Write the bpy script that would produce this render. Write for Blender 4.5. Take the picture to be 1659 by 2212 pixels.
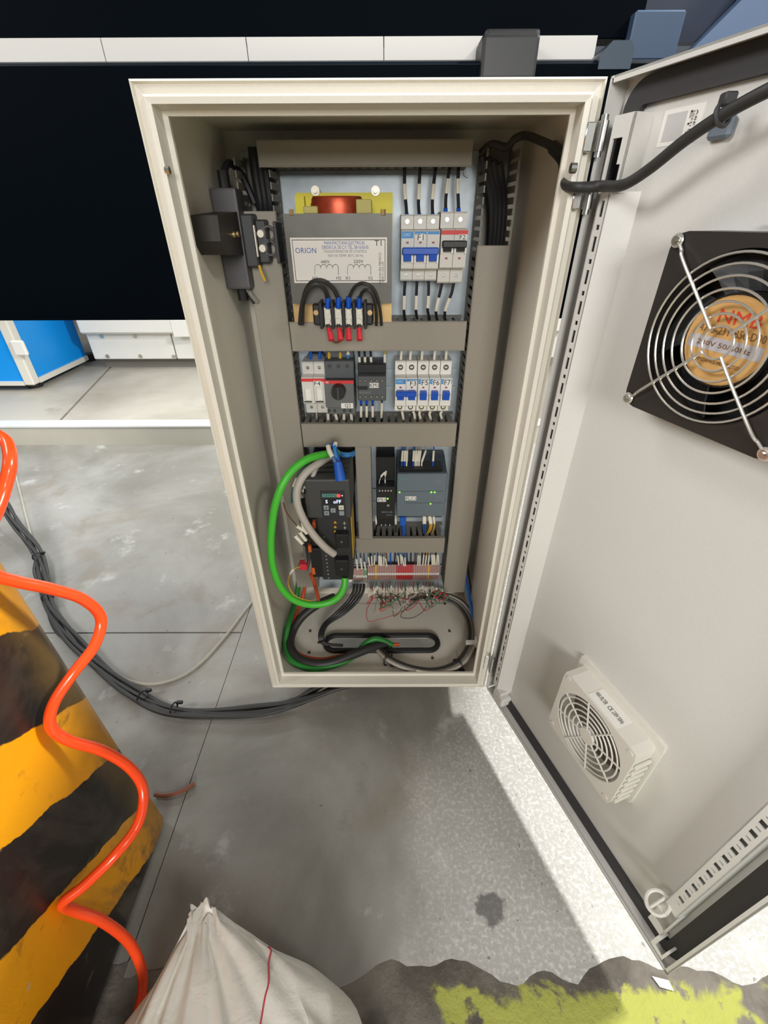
import bpy, bmesh, math, random
from mathutils import Vector, Matrix
from math import sin, cos, pi, radians, sqrt, atan2
random.seed(7)
S = bpy.context.scene
COL = S.collection
for _o in list(bpy.data.objects): bpy.data.objects.remove(_o)

from mathutils import noise as mn
# ------------------------------------------------------------------ camera
W_PX, H_PX, F_PX = 1659.0, 2212.0, 947.9
CAM = Vector((.0129, -.5055, -.0981)); YAW, PIT, ROL = radians(-.11), radians(33.73), radians(-.24)
_f = Vector((sin(YAW), cos(YAW), 0)); _r = Vector((cos(YAW), -sin(YAW), 0)); _u = Vector((0, 0, 1))
FWD = _f*cos(PIT) - _u*sin(PIT); _u2 = _u*cos(PIT) + _f*sin(PIT)
RGT = _r*cos(ROL) + _u2*sin(ROL); UPV = _u2*cos(ROL) - _r*sin(ROL)
cd = bpy.data.cameras.new('camera'); cam = bpy.data.objects.new('camera', cd); COL.objects.link(cam)
cd.sensor_fit = 'HORIZONTAL'; cd.sensor_width = 36.0; cd.lens = 36.0*F_PX/W_PX
cd.clip_start = .01; cd.clip_end = 60
_m = Matrix((RGT, UPV, -FWD)).transposed().to_4x4(); _m.translation = CAM
cam.matrix_world = _m
S.camera = cam

# ------------------------------------------------------------------ light and exposure
S.view_settings.view_transform = 'Standard'; S.view_settings.look = 'None'
S.view_settings.exposure = 0.0; S.view_settings.gamma = 1.0; S.view_settings.use_curve_mapping = False
w = bpy.data.worlds.new('hall_air'); S.world = w; w.use_nodes = True
w.node_tree.nodes['Background'].inputs[0].default_value = (.80, .90, 1.0, 1)
w.node_tree.nodes['Background'].inputs[1].default_value = .13
def lamp(name, loc, aim, sx, sy, power, col=(1, .97, .92)):
    l = bpy.data.lights.new(name, 'AREA'); l.shape = 'RECTANGLE'; l.size = sx; l.size_y = sy
    l.energy = power; l.color = col
    o = bpy.data.objects.new(name, l); COL.objects.link(o); o.location = loc
    o.rotation_euler = (Vector(aim)-Vector(loc)).to_track_quat('-Z', 'Y').to_euler()
    return o
lamp('hall_lamp', (.16, -2.8, .48), (.0, .1, -.40), .9, .7, 51, (1, .985, .96))
lamp('hall_lamp', (2.1, -2.0, 1.95), (.0, .05, -.40), .6, .3, 27, (1, .985, .96))
lamp('hall_lamp', (-2.3, -1.0, 1.25), (.25, -.15, -.30), 1.0, .8, 44, (1, .99, .98))
lamp('hall_lamp', (1.55, .20, 1.30), (.25, -.25, -.92), .30, .16, 84, (1, .985, .96))
lamp('hall_lamp', (-2.2, .9, 2.4), (-1.6, 1.6, -1), 1.8, .4, 40, (1, .98, .95))
lamp('added_floor_fill', (-.9, 1.12, -.10), (-.85, 1.0, -1), 1.6, .10, 12, (.95, .98, 1))  # added fill, no real fixture: brightens the floor behind the machine panel

# ------------------------------------------------------------------ photo measurement -> place in the room
def ray(u, v): return FWD + RGT*((u-829.5)/F_PX) - UPV*((v-1106.0)/F_PX)
def Y(u, v, y): d = ray(u, v); return CAM + d*((y-CAM.y)/d.y)
def X(u, v, x): d = ray(u, v); return CAM + d*((x-CAM.x)/d.x)
def Zp(u, v, z): d = ray(u, v); return CAM + d*((z-CAM.z)/d.z)
W2, HT, DP = .2, .833, .25            # cabinet half width, height, depth
ZF = CAM.z - .82                      # floor level
TH = radians(70.05); DC, DS = cos(TH), sin(TH); HX, HY = .204, -.004
DM = Matrix(((DC, -DS, 0, HX), (-DS, -DC, 0, HY), (0, 0, 1, 0), (0, 0, 0, 1)))   # door frame: along, inward, up
KF = .82/.92
def near(x, y, z=0): return CAM + (Vector((x, y, z))-CAM)*KF      # foreground things measured at one floor height
def Dr(u, v, m):                      # point on the plane of the open door, m inward from its lip
    d = ray(u, v); n = Vector((-DS, -DC, 0)); o = Vector((HX, HY, 0)) + n*m
    p = CAM + d*(((o-CAM) @ n)/(d @ n)); return Vector(((p-o) @ Vector((DC, -DS, 0)), m, p.z))

# ------------------------------------------------------------------ materials
def s2l(c): return tuple((x/12.92 if x <= .04045 else ((x+.055)/1.055)**2.4) for x in (k/255 for k in c))
MATS = {}
def mat(name, rgb, rough=.5, metal=0., grain=.0, scale=60, bump=0., emit=None, spec=.5, coat=0., alpha=None, aniso=0):
    if name in MATS: return MATS[name]
    m = bpy.data.materials.new(name); m.use_nodes = True; nt = m.node_tree; b = nt.nodes['Principled BSDF']
    c = s2l(rgb) + (1,)
    b.inputs['Base Color'].default_value = c; b.inputs['Roughness'].default_value = rough
    b.inputs['Metallic'].default_value = metal; b.inputs['Specular IOR Level'].default_value = spec
    b.inputs['Coat Weight'].default_value = coat
    if alpha is not None: b.inputs['Alpha'].default_value = alpha
    if emit: b.inputs['Emission Color'].default_value = s2l(emit[0])+(1,); b.inputs['Emission Strength'].default_value = emit[1]
    if grain or bump:
        tc = nt.nodes.new('ShaderNodeTexCoord'); n = nt.nodes.new('ShaderNodeTexNoise')
        n.inputs['Scale'].default_value = scale; n.inputs['Detail'].default_value = 4
        nt.links.new(tc.outputs['Object'], n.inputs['Vector'])
        if grain:
            mr = nt.nodes.new('ShaderNodeMapRange'); mr.inputs[1].default_value = .3; mr.inputs[2].default_value = .7
            mr.inputs[3].default_value = 1-grain; mr.inputs[4].default_value = 1+grain
            mx = nt.nodes.new('ShaderNodeVectorMath'); mx.operation = 'SCALE'; mx.inputs[0].default_value = c[:3]
            nt.links.new(n.outputs['Fac'], mr.inputs[0]); nt.links.new(mr.outputs[0], mx.inputs['Scale'])
            nt.links.new(mx.outputs[0], b.inputs['Base Color'])
        if bump:
            bp = nt.nodes.new('ShaderNodeBump'); bp.inputs['Strength'].default_value = bump; bp.inputs['Distance'].default_value = .002
            nt.links.new(n.outputs['Fac'], bp.inputs['Height']); nt.links.new(bp.outputs[0], b.inputs['Normal'])
    MATS[name] = m; return m
class NT:                              # tiny node helper for the layered materials
    def __init__(s, name, rough=.7, spec=.4):
        s.m = bpy.data.materials.new(name); s.m.use_nodes = True; s.t = s.m.node_tree
        s.b = s.t.nodes['Principled BSDF']; s.b.inputs['Roughness'].default_value = rough; s.b.inputs['Specular IOR Level'].default_value = spec
        s.co = s.t.nodes.new('ShaderNodeTexCoord').outputs['Object']; MATS[name] = s.m
    def L(s, a, b): s.t.links.new(a, b)
    def noise(s, scale, detail=5, rough=.6, dist=0, sc3=None):
        n = s.t.nodes.new('ShaderNodeTexNoise'); n.inputs['Scale'].default_value = scale; n.inputs['Detail'].default_value = detail
        n.inputs['Roughness'].default_value = rough; n.inputs['Distortion'].default_value = dist
        if sc3:
            mp = s.t.nodes.new('ShaderNodeMapping'); mp.inputs['Scale'].default_value = sc3; s.L(s.co, mp.inputs[0]); s.L(mp.outputs[0], n.inputs['Vector'])
        else: s.L(s.co, n.inputs['Vector'])
        return n.outputs['Fac']
    def ramp(s, f, a, b, lo=0., hi=1.):
        r = s.t.nodes.new('ShaderNodeMapRange'); r.interpolation_type = 'SMOOTHSTEP'
        for i, v in zip((1, 2, 3, 4), (a, b, lo, hi)): r.inputs[i].default_value = v
        s.L(f, r.inputs[0]); return r.outputs[0]
    def math(s, op, a, b):
        n = s.t.nodes.new('ShaderNodeMath'); n.operation = op
        for i, v in ((0, a), (1, b)):
            if isinstance(v, (int, float)): n.inputs[i].default_value = v
            else: s.L(v, n.inputs[i])
        return n.outputs[0]
    def mix(s, f, a, b):
        n = s.t.nodes.new('ShaderNodeMix'); n.data_type = 'RGBA'
        if isinstance(f, (int, float)): n.inputs[0].default_value = f
        else: s.L(f, n.inputs[0])
        for i, v in ((6, a), (7, b)):
            if isinstance(v, tuple): n.inputs[i].default_value = s2l(v)+(1,)
            else: s.L(v, n.inputs[i])
        return n.outputs[2]
    def sep(s):
        n = s.t.nodes.new('ShaderNodeSeparateXYZ'); s.L(s.co, n.inputs[0]); return n.outputs
    def dist(s, p):
        n = s.t.nodes.new('ShaderNodeVectorMath'); n.operation = 'DISTANCE'; s.L(s.co, n.inputs[0]); n.inputs[1].default_value = p; return n.outputs['Value']
    def out(s, colour, bumps=()):
        s.L(colour, s.b.inputs['Base Color']); prev = None
        for f, st, di in bumps:
            bp = s.t.nodes.new('ShaderNodeBump'); bp.inputs['Strength'].default_value = st; bp.inputs['Distance'].default_value = di
            s.L(f, bp.inputs['Height'])
            if prev: s.L(prev, bp.inputs['Normal'])
            prev = bp.outputs[0]
        if prev: s.L(prev, s.b.inputs['Normal'])
        return s.m

M_paint = mat('cabinet_paint', (222, 216, 202), .42, grain=.02, scale=400, bump=.06)
M_door = mat('door_paint', (214, 212, 206), .45, grain=.015, scale=400, bump=.05)
M_duct = mat('duct_grey', (150, 143, 130), .5, grain=.02, scale=200)
M_ductin = mat('duct_side_grey', (128, 124, 115), .55)
M_galv = mat('galvanised_steel', (178, 188, 194), .34, .12, grain=.10, scale=45)
M_steel = mat('bright_steel', (215, 214, 208), .22, 1.)
M_tin = mat('tinned_metal', (226, 220, 204), .4, .35)
M_chrome = mat('chrome_wire', (232, 229, 220), .30, .75)
M_lgrey = mat('breaker_grey', (214, 211, 203), .45)
M_white = mat('white_plastic', (236, 234, 226), .45)
M_cream = mat('marker_sleeve', (238, 232, 214), .5)
M_blue = mat('lever_blue', (20, 82, 190), .4)
M_lblue = mat('band_blue', (62, 140, 205), .5)
M_red = mat('band_red', (212, 56, 52), .5)
M_black = mat('black_plastic', (30, 30, 31), .45)
M_dk = mat('charcoal_plastic', (62, 63, 64), .5)
M_km = mat('contactor_grey', (84, 88, 90), .5)
M_q2 = mat('motor_starter_grey', (104, 106, 106), .5)
M_sv = mat('servo_charcoal', (66, 66, 66), .5)
M_plc = mat('controller_grey', (104, 116, 124), .45)
M_ink = mat('black_ink', (28, 28, 32), .6)
M_inkb = mat('blue_ink', (60, 92, 165), .6)
M_inkg = mat('grey_ink', (120, 126, 140), .6)
M_label = mat('label_film', (226, 220, 212), .4)
M_core = mat('core_steel', (98, 97, 90), .42, .25, grain=.12, scale=30)
M_copper = mat('copper_winding', (176, 72, 44), .38, .55, grain=.15, scale=90)
M_yel = mat('insulating_paper', (228, 214, 40), .5)
M_beige = mat('coil_block', (186, 176, 104), .6)
M_zinc = mat('zinc_yellow', (232, 196, 138), .3, .7, grain=.12, scale=25)
M_rlug = mat('red_lug', (222, 52, 66), .42)
M_blug = mat('blue_lug', (22, 84, 196), .4)
M_wire = mat('black_wire', (34, 33, 38), .45)
M_cable = mat('cable_black', (46, 45, 43), .5)
M_greyc = mat('cable_grey', (116, 112, 103), .5)
M_lgc = mat('cable_light_grey', (178, 170, 160), .5)
M_green = mat('servo_green', (72, 184, 52), .4)
M_dgreen = mat('cable_dark_green', (44, 132, 52), .45)  # darker green than the servo cable
M_orange = mat('cable_orange', (200, 78, 32), .45)
M_hose = mat('hose_orange', (255, 78, 28), .24, coat=.3)
M_bcab = mat('patch_blue', (24, 92, 190), .4)
M_bwire = mat('wire_blue', (60, 128, 190), .45)
M_rwire = mat('wire_red', (186, 56, 56), .5)
M_gwire = mat('wire_green', (52, 110, 74), .5)
M_ywire = mat('wire_yellow', (222, 178, 52), .5)
M_brown = mat('wire_brown', (120, 72, 50), .5)
M_term = mat('terminal_beige', (168, 128, 118), .5)
M_termr = mat('terminal_red', (186, 44, 44), .45)
M_termy = mat('terminal_yellow', (216, 160, 50), .5)
M_termg = mat('terminal_green', (98, 138, 92), .5)
M_rubber = mat('gasket_rubber', (58, 56, 58), .6)
M_bpan = mat('black_machine_paint', (2, 7, 13), .6, spec=.03)
M_wpan = mat('white_machine_paint', (232, 230, 222), .5, grain=.02, scale=8)
M_blup = mat('blue_machine_paint', (0, 150, 238), .4)
M_wfr = mat('white_frame_paint', (226, 222, 210), .45)
M_fanb = mat('fan_black', (46, 42, 38), .42, grain=.1, scale=30)
M_fanhub = mat('fan_label_tan', (216, 170, 104), .5)
M_vent = mat('vent_plastic', (224, 220, 210), .45)
M_mesh = mat('filter_mesh', (112, 104, 94), .85, grain=.25, scale=300)
M_silv = mat('silver_film', (196, 192, 196), .4)
M_tube = mat('clear_tube', (200, 196, 178), .25, alpha=.5)
M_ledr = mat('led_red', (255, 40, 30), .4, emit=((255, 50, 40), 2.5))
M_ledg = mat('led_green', (120, 230, 60), .4, emit=((130, 235, 60), 1.6))
M_digit = mat('display_digit', (190, 205, 255), .4, emit=((190, 205, 255), 2.2))
M_teal = mat('teal_ink', (96, 160, 146), .5)
M_key = mat('key_grey', (140, 150, 154), .5)
M_nose = mat('curb_nosing', (216, 218, 216), .4, grain=.05, scale=10)
M_curb = mat('curb_face', (190, 186, 172), .7, grain=.05, scale=6)
M_dark = mat('joint_dark', (60, 58, 55), .9)  # dark bed under the slabs, seen through the joints

# concrete
n = NT('concrete', .55, .4); xyz = n.sep()
big = n.noise(2.2, 6, .62, .4); med = n.noise(11, 6, .62); fine = n.noise(170, 4, .65); pit = n.noise(150, 3, .6)
c = n.mix(n.ramp(big, .35, .68), (120, 117, 108), (152, 150, 143))
c = n.mix(n.ramp(med, .58, .72, 0, .5), c, (196, 195, 190))
c = n.mix(n.ramp(med, .40, .28, 0, .5), c, (112, 108, 98))
c = n.mix(n.ramp(n.noise(5, 4, .6, .8), .52, .68, 0, .45), c, (128, 116, 100))
rough_zone = n.ramp(n.math('ADD', xyz[0], n.math('MULTIPLY', n.math('SUBTRACT', big, .5), .5)), .06, .22)                       # broom-worn, pitted patch to the right
c = n.mix(n.math('MULTIPLY', rough_zone, .5), c, (196, 194, 187))
c = n.mix(n.math('MULTIPLY', rough_zone, n.ramp(fine, .46, .66, .1, .55)), c, (232, 231, 226))
c = n.mix(n.math('MULTIPLY', rough_zone, n.ramp(pit, .36, .28, 0, .85)), c, (118, 112, 104))
st = n.dist((.1627, -.2974, 0))
sm = n.math('ADD', st, n.math('MULTIPLY', n.math('SUBTRACT', n.noise(60, 3), .5), .03))
c = n.mix(n.ramp(sm, .022, .015, 0, .75), c, (86, 84, 82))
sp = n.noise(34, 2, .5)
c = n.mix(n.ramp(sp, .73, .76, 0, .6), c, (92, 88, 82))
M_conc = n.out(c, ((med, .25, .004), (fine, .35, .0015)))
n = NT('slab_concrete', .6, .4)
big = n.noise(1.3, 5, .6); med = n.noise(5, 5, .6)
c = n.mix(n.ramp(big, .35, .65), (160, 152, 138), (190, 185, 172)); c = n.mix(n.ramp(med, .38, .26, 0, .6), c, (150, 142, 128))
M_slab = n.out(c, ((med, .2, .004),))
n = NT('asphalt_worn_paint', .85, .3); xyz = n.sep()
a = n.noise(9, 6, .65); fine = n.noise(120, 4, .7); pn = n.noise(15, 6, .62, .6)
c = n.mix(n.ramp(a, .35, .65), (84, 78, 70), (124, 118, 108)); c = n.mix(n.ramp(fine, .62, .75, 0, .5), c, (150, 146, 138))
stripe = n.ramp(n.math('ADD', xyz[1], n.math('MULTIPLY', n.math('SUBTRACT', pn, .5), .09)), -.372, -.382)
gaps = n.math('MULTIPLY', n.ramp(n.noise(6.5, 4, .6), .47, .51), n.ramp(n.noise(38, 4, .6), .34, .44))
gapx = n.ramp(xyz[0], -.03, .0)
c = n.mix(n.math('MULTIPLY', n.math('MULTIPLY', stripe, gaps), gapx), c, (168, 170, 84))
M_asph = n.out(c, ((a, .6, .01), (fine, .6, .003)))
# striped column paint: slanting yellow and black bands, worn through at the edges
n = NT('hazard_paint', .36, .5); xyz = n.sep()
sl = n.math('ADD', xyz[2], n.math('MULTIPLY', xyz[1], .73))
sl = n.math('ADD', sl, n.math('MULTIPLY', n.math('SUBTRACT', n.noise(26, 4, .6), .5), .022))
ph = n.math('FRACT', n.math('MULTIPLY', n.math('ADD', sl, .5853+2.436), 1/.2436), 0)   # -.60 .. -.744 black below
blk = n.math('MULTIPLY', n.ramp(ph, .468, .48), n.ramp(ph, 1.0, .992))
wear = n.noise(20, 6, .7, .3); wear2 = n.noise(9, 6, .7, .8, (1, 1, .45)); scr = n.noise(40, 4, .6, 0, (1, .4, 1))
yel = n.mix(n.ramp(wear, .56, .66, 0, .85), (236, 160, 8), (188, 126, 26)); yel = n.mix(n.ramp(scr, .36, .30, 0, .6), yel, (120, 96, 40))
bk = n.mix(n.ramp(wear2, .50, .62, 0, .8), (30, 26, 24), (58, 50, 42)); bk = n.mix(n.ramp(scr, .66, .72, 0, .6), bk, (104, 94, 80))
c = n.mix(blk, yel, bk)
c = n.mix(n.ramp(n.noise(16, 5, .65, .5), .70, .73, 0, .9), c, (176, 168, 156))
far_edge_shade = n.ramp(n.math('ADD', xyz[1], n.math('MULTIPLY', n.math('SUBTRACT', wear, .5), .06)), -.245, -.205)
c = n.mix(n.math('MULTIPLY', far_edge_shade, .55), c, (118, 92, 48))  # grazing shade of the far rounded edge, put into the paint as dull brown
foot = n.ramp(xyz[2], -.72, -.90)
c = n.mix(n.math('MULTIPLY', foot, n.ramp(wear2, .45, .6, 0, .75)), c, (92, 84, 70))
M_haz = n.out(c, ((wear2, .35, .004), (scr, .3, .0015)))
n = NT('woven_sack', .48, .45); xyz = n.sep()
wv = n.noise(260, 2, .5); bg = n.noise(7, 4, .6)
c = n.mix(n.ramp(bg, .3, .7), (204, 200, 188), (226, 222, 212))
M_sack = n.out(c, ((wv, .25, .0008), (n.noise(22, 4, .6, 1.2), .35, .006)))

# ------------------------------------------------------------------ mesh builder and object bookkeeping
ORG = {}
def put(o, label=None, cat=None, group=None, kind=None):
    if label: o['label'] = label
    if cat: o['category'] = cat
    if group: o['group'] = group
    if kind: o['kind'] = kind
    return o
def thing(name, loc, label=None, cat=None, group=None, kind=None):
    o = bpy.data.objects.new(name, None); o.empty_display_size = .02; COL.objects.link(o); o.location = loc
    ORG[o] = Vector(loc); return put(o, label, cat, group, kind)
class MB:
    def __init__(s): s.b = bmesh.new(); s.smooth = False
    def faces(s, verts, faces):
        vs = [s.b.verts.new(v) for v in verts]
        for f in faces:
            try: s.b.faces.new([vs[i] for i in f])
            except ValueError: pass
        return vs
    def box(s, x0, x1, y0, y1, z0, z1, bev=0, seg=1):
        if x0 > x1: x0, x1 = x1, x0
        if y0 > y1: y0, y1 = y1, y0
        if z0 > z1: z0, z1 = z1, z0
        vs = s.faces([(x, y, z) for x in (x0, x1) for y in (y0, y1) for z in (z0, z1)],
                     [(0, 1, 3, 2), (4, 6, 7, 5), (0, 4, 5, 1), (2, 3, 7, 6), (0, 2, 6, 4), (1, 5, 7, 3)])
        if bev:
            es = {e for v in vs for e in v.link_edges}
            bmesh.ops.bevel(s.b, geom=list(es), offset=min(bev, (x1-x0)*.45, (y1-y0)*.45, (z1-z0)*.45), segments=seg, affect='EDGES', profile=.6)
        return s
    def prism(s, poly, axis, a, b):            # polygon in the two other axes, extruded a..b along axis
        def P(p, k):
            q = list(p); q.insert(axis, k); return q
        nn = len(poly); vs = [P(p, a) for p in poly] + [P(p, b) for p in poly]
        s.faces(vs, [tuple(range(nn)), tuple(range(2*nn-1, nn-1, -1))] + [(i, (i+1) % nn, nn+(i+1) % nn, nn+i) for i in range(nn)])
        return s
    def cyl(s, p, q, r, r2=None, n=12, caps=True):
        p, q = Vector(p), Vector(q); r2 = r if r2 is None else r2
        d = (q-p).normalized(); a = d.orthogonal().normalized(); c = d.cross(a)
        V = [p+(a*cos(2*pi*i/n)+c*sin(2*pi*i/n))*r for i in range(n)] + [q+(a*cos(2*pi*i/n)+c*sin(2*pi*i/n))*r2 for i in range(n)]
        F = [(i, (i+1) % n, n+(i+1) % n, n+i) for i in range(n)]
        if caps: F += [tuple(range(n-1, -1, -1)), tuple(range(n, 2*n))]
        s.faces(V, F); return s
    def torus(s, c, ax, R, r, n=48, k=6, a0=0, a1=2*pi):
        c = Vector(c); ax = Vector(ax).normalized(); e = ax.orthogonal().normalized(); g = ax.cross(e); full = abs(a1-a0-2*pi) < 1e-6
        V, F = [], []; m = n if full else n+1
        for i in range(m):
            t = a0+(a1-a0)*i/n; d = e*cos(t)+g*sin(t)
            for j in range(k): V.append(c+d*(R+r*cos(2*pi*j/k))+ax*(r*sin(2*pi*j/k)))
        for i in range(n):
            for j in range(k):
                F.append((i*k+j, ((i+1) % m)*k+j, ((i+1) % m)*k+(j+1) % k, i*k+(j+1) % k))
        s.faces(V, F); s.smooth = True; return s
    def tube(s, pts, r, n=8, sub=6, radii=None):
        P = spline(pts, sub); N = len(P); V, F = [], []
        t0 = (P[1]-P[0]).normalized(); a = t0.orthogonal().normalized()
        for i in range(N):
            t = (P[min(i+1, N-1)]-P[max(i-1, 0)])
            t = t.normalized() if t.length > 1e-9 else t0
            a = (a-t*(a @ t)).normalized(); c = t.cross(a)
            rr = r if radii is None else radii(i/(N-1))
            V += [P[i]+(a*cos(2*pi*j/n)+c*sin(2*pi*j/n))*rr for j in range(n)]
        for i in range(N-1):
            for j in range(n): F.append((i*n+j, i*n+(j+1) % n, (i+1)*n+(j+1) % n, (i+1)*n+j))
        F += [tuple(range(n-1, -1, -1)), tuple(range((N-1)*n, N*n))]
        s.faces(V, F); s.smooth = True; return s
    def build(s, name, m, parent=None, label=None, cat=None, group=None, kind=None, xf=None, smooth=None, origin=None):
        if xf is not None: s.b.transform(xf)
        bmesh.ops.recalc_face_normals(s.b, faces=s.b.faces[:])
        if parent is not None: o0 = ORG[parent]
        elif origin is not None: o0 = Vector(origin)
        else:
            cs = [v.co for v in s.b.verts]
            o0 = Vector(((min(c.x for c in cs)+max(c.x for c in cs))/2, (min(c.y for c in cs)+max(c.y for c in cs))/2, min(c.z for c in cs)))
        s.b.transform(Matrix.Translation(-o0))
        me = bpy.data.meshes.new(name); s.b.to_mesh(me); s.b.free(); me.materials.append(m)
        if smooth or (smooth is None and s.smooth):
            for p in me.polygons: p.use_smooth = True
            me.set_sharp_from_angle(angle=radians(40))
        o = bpy.data.objects.new(name, me); COL.objects.link(o); ORG[o] = o0
        if parent is not None: o.parent = parent
        else: o.location = o0
        return put(o, label, cat, group, kind)
def spline(pts, sub=6):
    P = [Vector(p) for p in pts]
    if len(P) < 3: return P if sub < 2 else [P[0].lerp(P[-1], i/4) for i in range(5)]
    out = []
    for i in range(len(P)-1):
        p0, p1, p2, p3 = P[max(i-1, 0)], P[i], P[i+1], P[min(i+2, len(P)-1)]
        for k in range(sub):
            t = k/sub
            out.append(.5*((2*p1)+(p2-p0)*t+(2*p0-5*p1+4*p2-p3)*t*t+(3*p1-p0-3*p2+p3)*t**3))
    out.append(P[-1]); return out
def text(s, c, ex, ey, wd, ht, m, parent, name='lettering', lift=.0002, fill=True):
    cu = bpy.data.curves.new(name, 'FONT'); cu.body = s; cu.align_x = 'CENTER'; cu.resolution_u = 2
    t = bpy.data.objects.new(name, cu); COL.objects.link(t)
    dg = bpy.context.evaluated_depsgraph_get(); dg.update()
    me = bpy.data.meshes.new_from_object(t.evaluated_get(dg)); bpy.data.objects.remove(t); bpy.data.curves.remove(cu)
    if not me.vertices: return None
    xs = [v.co.x for v in me.vertices]; ys = [v.co.y for v in me.vertices]
    sx = wd/(max(xs)-min(xs)); sy = ht/max(1e-6, (max(ys)-min(ys))); cx, cy = (max(xs)+min(xs))/2, (max(ys)+min(ys))/2
    c, ex, ey = Vector(c), Vector(ex).normalized(), Vector(ey).normalized(); nn = ex.cross(ey); o0 = ORG[parent]
    for v in me.vertices: v.co = c+ex*((v.co.x-cx)*sx)+ey*((v.co.y-cy)*sy)+nn*lift-o0
    me.materials.clear(); me.materials.append(m); me.name = name
    o = bpy.data.objects.new(name, me); COL.objects.link(o); o.parent = parent; ORG[o] = o0; return o
EX, EZ = (1, 0, 0), (0, 0, 1)
def ftext(s, u0, v0, u1, v1, y, m, parent, name='lettering'):      # lettering flat on a face turned to the front
    a, b = Y(u0, (v0+v1)/2, y), Y(u1, (v0+v1)/2, y); t, bo = Y((u0+u1)/2, v0, y), Y((u0+u1)/2, v1, y)
    return text(s, ((a.x+b.x)/2, y, (t.z+bo.z)/2), EX, EZ, abs(b.x-a.x), abs(t.z-bo.z), m, parent, name)
def rect(u0, v0, u1, v1, y):
    vm = (v0+v1)/2; um = (u0+u1)/2
    return Y(u0, vm, y).x, Y(u1, vm, y).x, Y(um, v1, y).z, Y(um, v0, y).z
def fbox(mb, u0, v0, u1, v1, yf, yb, bev=0):
    x0, x1, z0, z1 = rect(u0, v0, u1, v1, yf); mb.box(x0, x1, yf, yb, z0, z1, bev); return x0, x1, z0, z1
def fdisc(mb, u, v, y, r, h, n=12):
    p = Y(u, v, y); mb.cyl((p.x, y+h, p.z), (p.x, y, p.z), r, n=n); return p

# ================================================================== SETTING: floor, raised slab, curb
fl = thing('floor', (0, 0, ZF), kind='structure')
def poly_slab(name, pts, z0, z1, m, bev=.0015):
    b = MB(); b.prism(pts, 2, z0, z1)
    return b.build(name, m, fl)
jx = Zp(400, 1720, ZF).x; jy = Zp(510, 1366, ZF).y
edge = []
k = 240
for i in range(k+1):
    x = -.9+2.4*i/k; edge.append((x, -.3607+.009*sin(x*23)+.006*sin(x*61+1)+.007*mn.fractal(Vector((x*30, 7, 0)), 1, 2, 5)))
CY = Zp(220, 961, ZF).y
right_edge = [p for p in edge if p[0] > jx+.004]
poly_slab('floor_slab', right_edge + [(4, -.3607), (4, CY), (jx+.0009, CY), (jx+.0009, right_edge[0][1])], ZF-.06, ZF, M_conc)
left_edge = [p for p in edge if p[0] < jx-.004]
poly_slab('floor_slab', [(-4, -.3607)]+left_edge+[(jx-.0009, left_edge[-1][1]), (jx-.0009, jy-.0016), (-4, jy-.0016)], ZF-.06, ZF-.001, M_conc)
poly_slab('floor_slab', [(-4, jy+.0016), (jx-.0009, jy+.0016), (jx-.0009, CY), (-4, CY)], ZF-.06, ZF, M_conc)
poly_slab('floor_bed', [(-4, -3), (4, -3), (4, 6), (-4, 6)], ZF-.10, ZF-.05, M_dark)
# worn asphalt with the remains of a yellow line
b = MB(); nx, ny = 150, 70; V, F = [], []
from mathutils import noise as mn
for j in range(ny+1):
    for i in range(nx+1):
        x = -1.0+2.6*i/nx; yb = -.3615+.009*sin(x*23)+.006*sin(x*61+1); y = yb-(j/ny)**1.4*1.3
        h = mn.fractal(Vector((x*16, y*16, 0)), 1, 2, 4)*.004+mn.noise(Vector((x*70, y*70, 3)))*.0012
        V.append((x, y+.02*(j == 0), ZF-.0005+h*.4*min(1, j/4)))
for j in range(ny):
    for i in range(nx): a = j*(nx+1)+i; F.append((a, a+1, a+nx+2, a+nx+1))
b.faces(V, F); b.smooth = True
b.build('asphalt_strip', M_asph, fl)
# raised slab behind the curb
ZS = Y(0, 920, CY).z
ca, cb = Zp(135, 903, ZS), Zp(235, 797, ZS)
dx = (cb.x-ca.x)/(cb.y-ca.y); g = .006
xa = ca.x+dx*(CY+.03-ca.y); xb = ca.x+dx*(6-ca.y)
poly_slab('raised_slab', [(-5, CY+.03), (xa-g, CY+.03), (xb-g, 6), (-5, 6)], ZF-.05, ZS, M_slab)
poly_slab('raised_slab', [(xa+g, CY+.03), (4, CY+.03), (4, 6), (xb+g, 6)], ZF-.05, ZS, M_slab)
b = MB(); b.box(-5, 4, CY, CY+.03, ZF-.05, ZS-.012); b.build('curb_face', M_curb, fl)
b = MB(); b.box(-5, 4, CY-.003, CY+.062, ZS-.012, ZS+.002, .006, 3); b.build('curb_nosing', M_nose, fl)

# ================================================================== the cabinet
cab = thing('electrical_cabinet', (0, DP/2, -HT), 'open light grey steel electrical cabinet mounted on the black machine panel', 'cabinet')
T = .0016
b = MB()
b.box(-W2, W2, DP-T, DP, -HT, 0); b.box(-W2, -W2+T, .0, DP-T, -HT, 0); b.box(W2-T, W2, .0, DP-T, -HT, 0)
b.box(-W2+T, W2-T, .0, DP-T, -T, 0)
gx, gy0, gy1 = .150, .045, .205        # opening of the gland plate in the bottom
for a in ((-W2+T, W2-T, 0, gy0), (-W2+T, W2-T, gy1, DP-T), (-W2+T, -gx, gy0, gy1), (gx, W2-T, gy0, gy1)): b.box(a[0], a[1], a[2], a[3], -HT, -HT+T)
b.build('body', M_paint, cab)
b = MB()                               # folded front rim: outer edge, rain gutter, raised lip, return
prof = [(0, 0), (.0016, -.0012), (.003, .0018), (.0092, .0026), (.0102, -.0045), (.0120, -.0058), (.0165, -.0052), (.0175, .012), (.0215, .014), (.0215, .018), (.002, .018), (0, .018)]
ring = []
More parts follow.
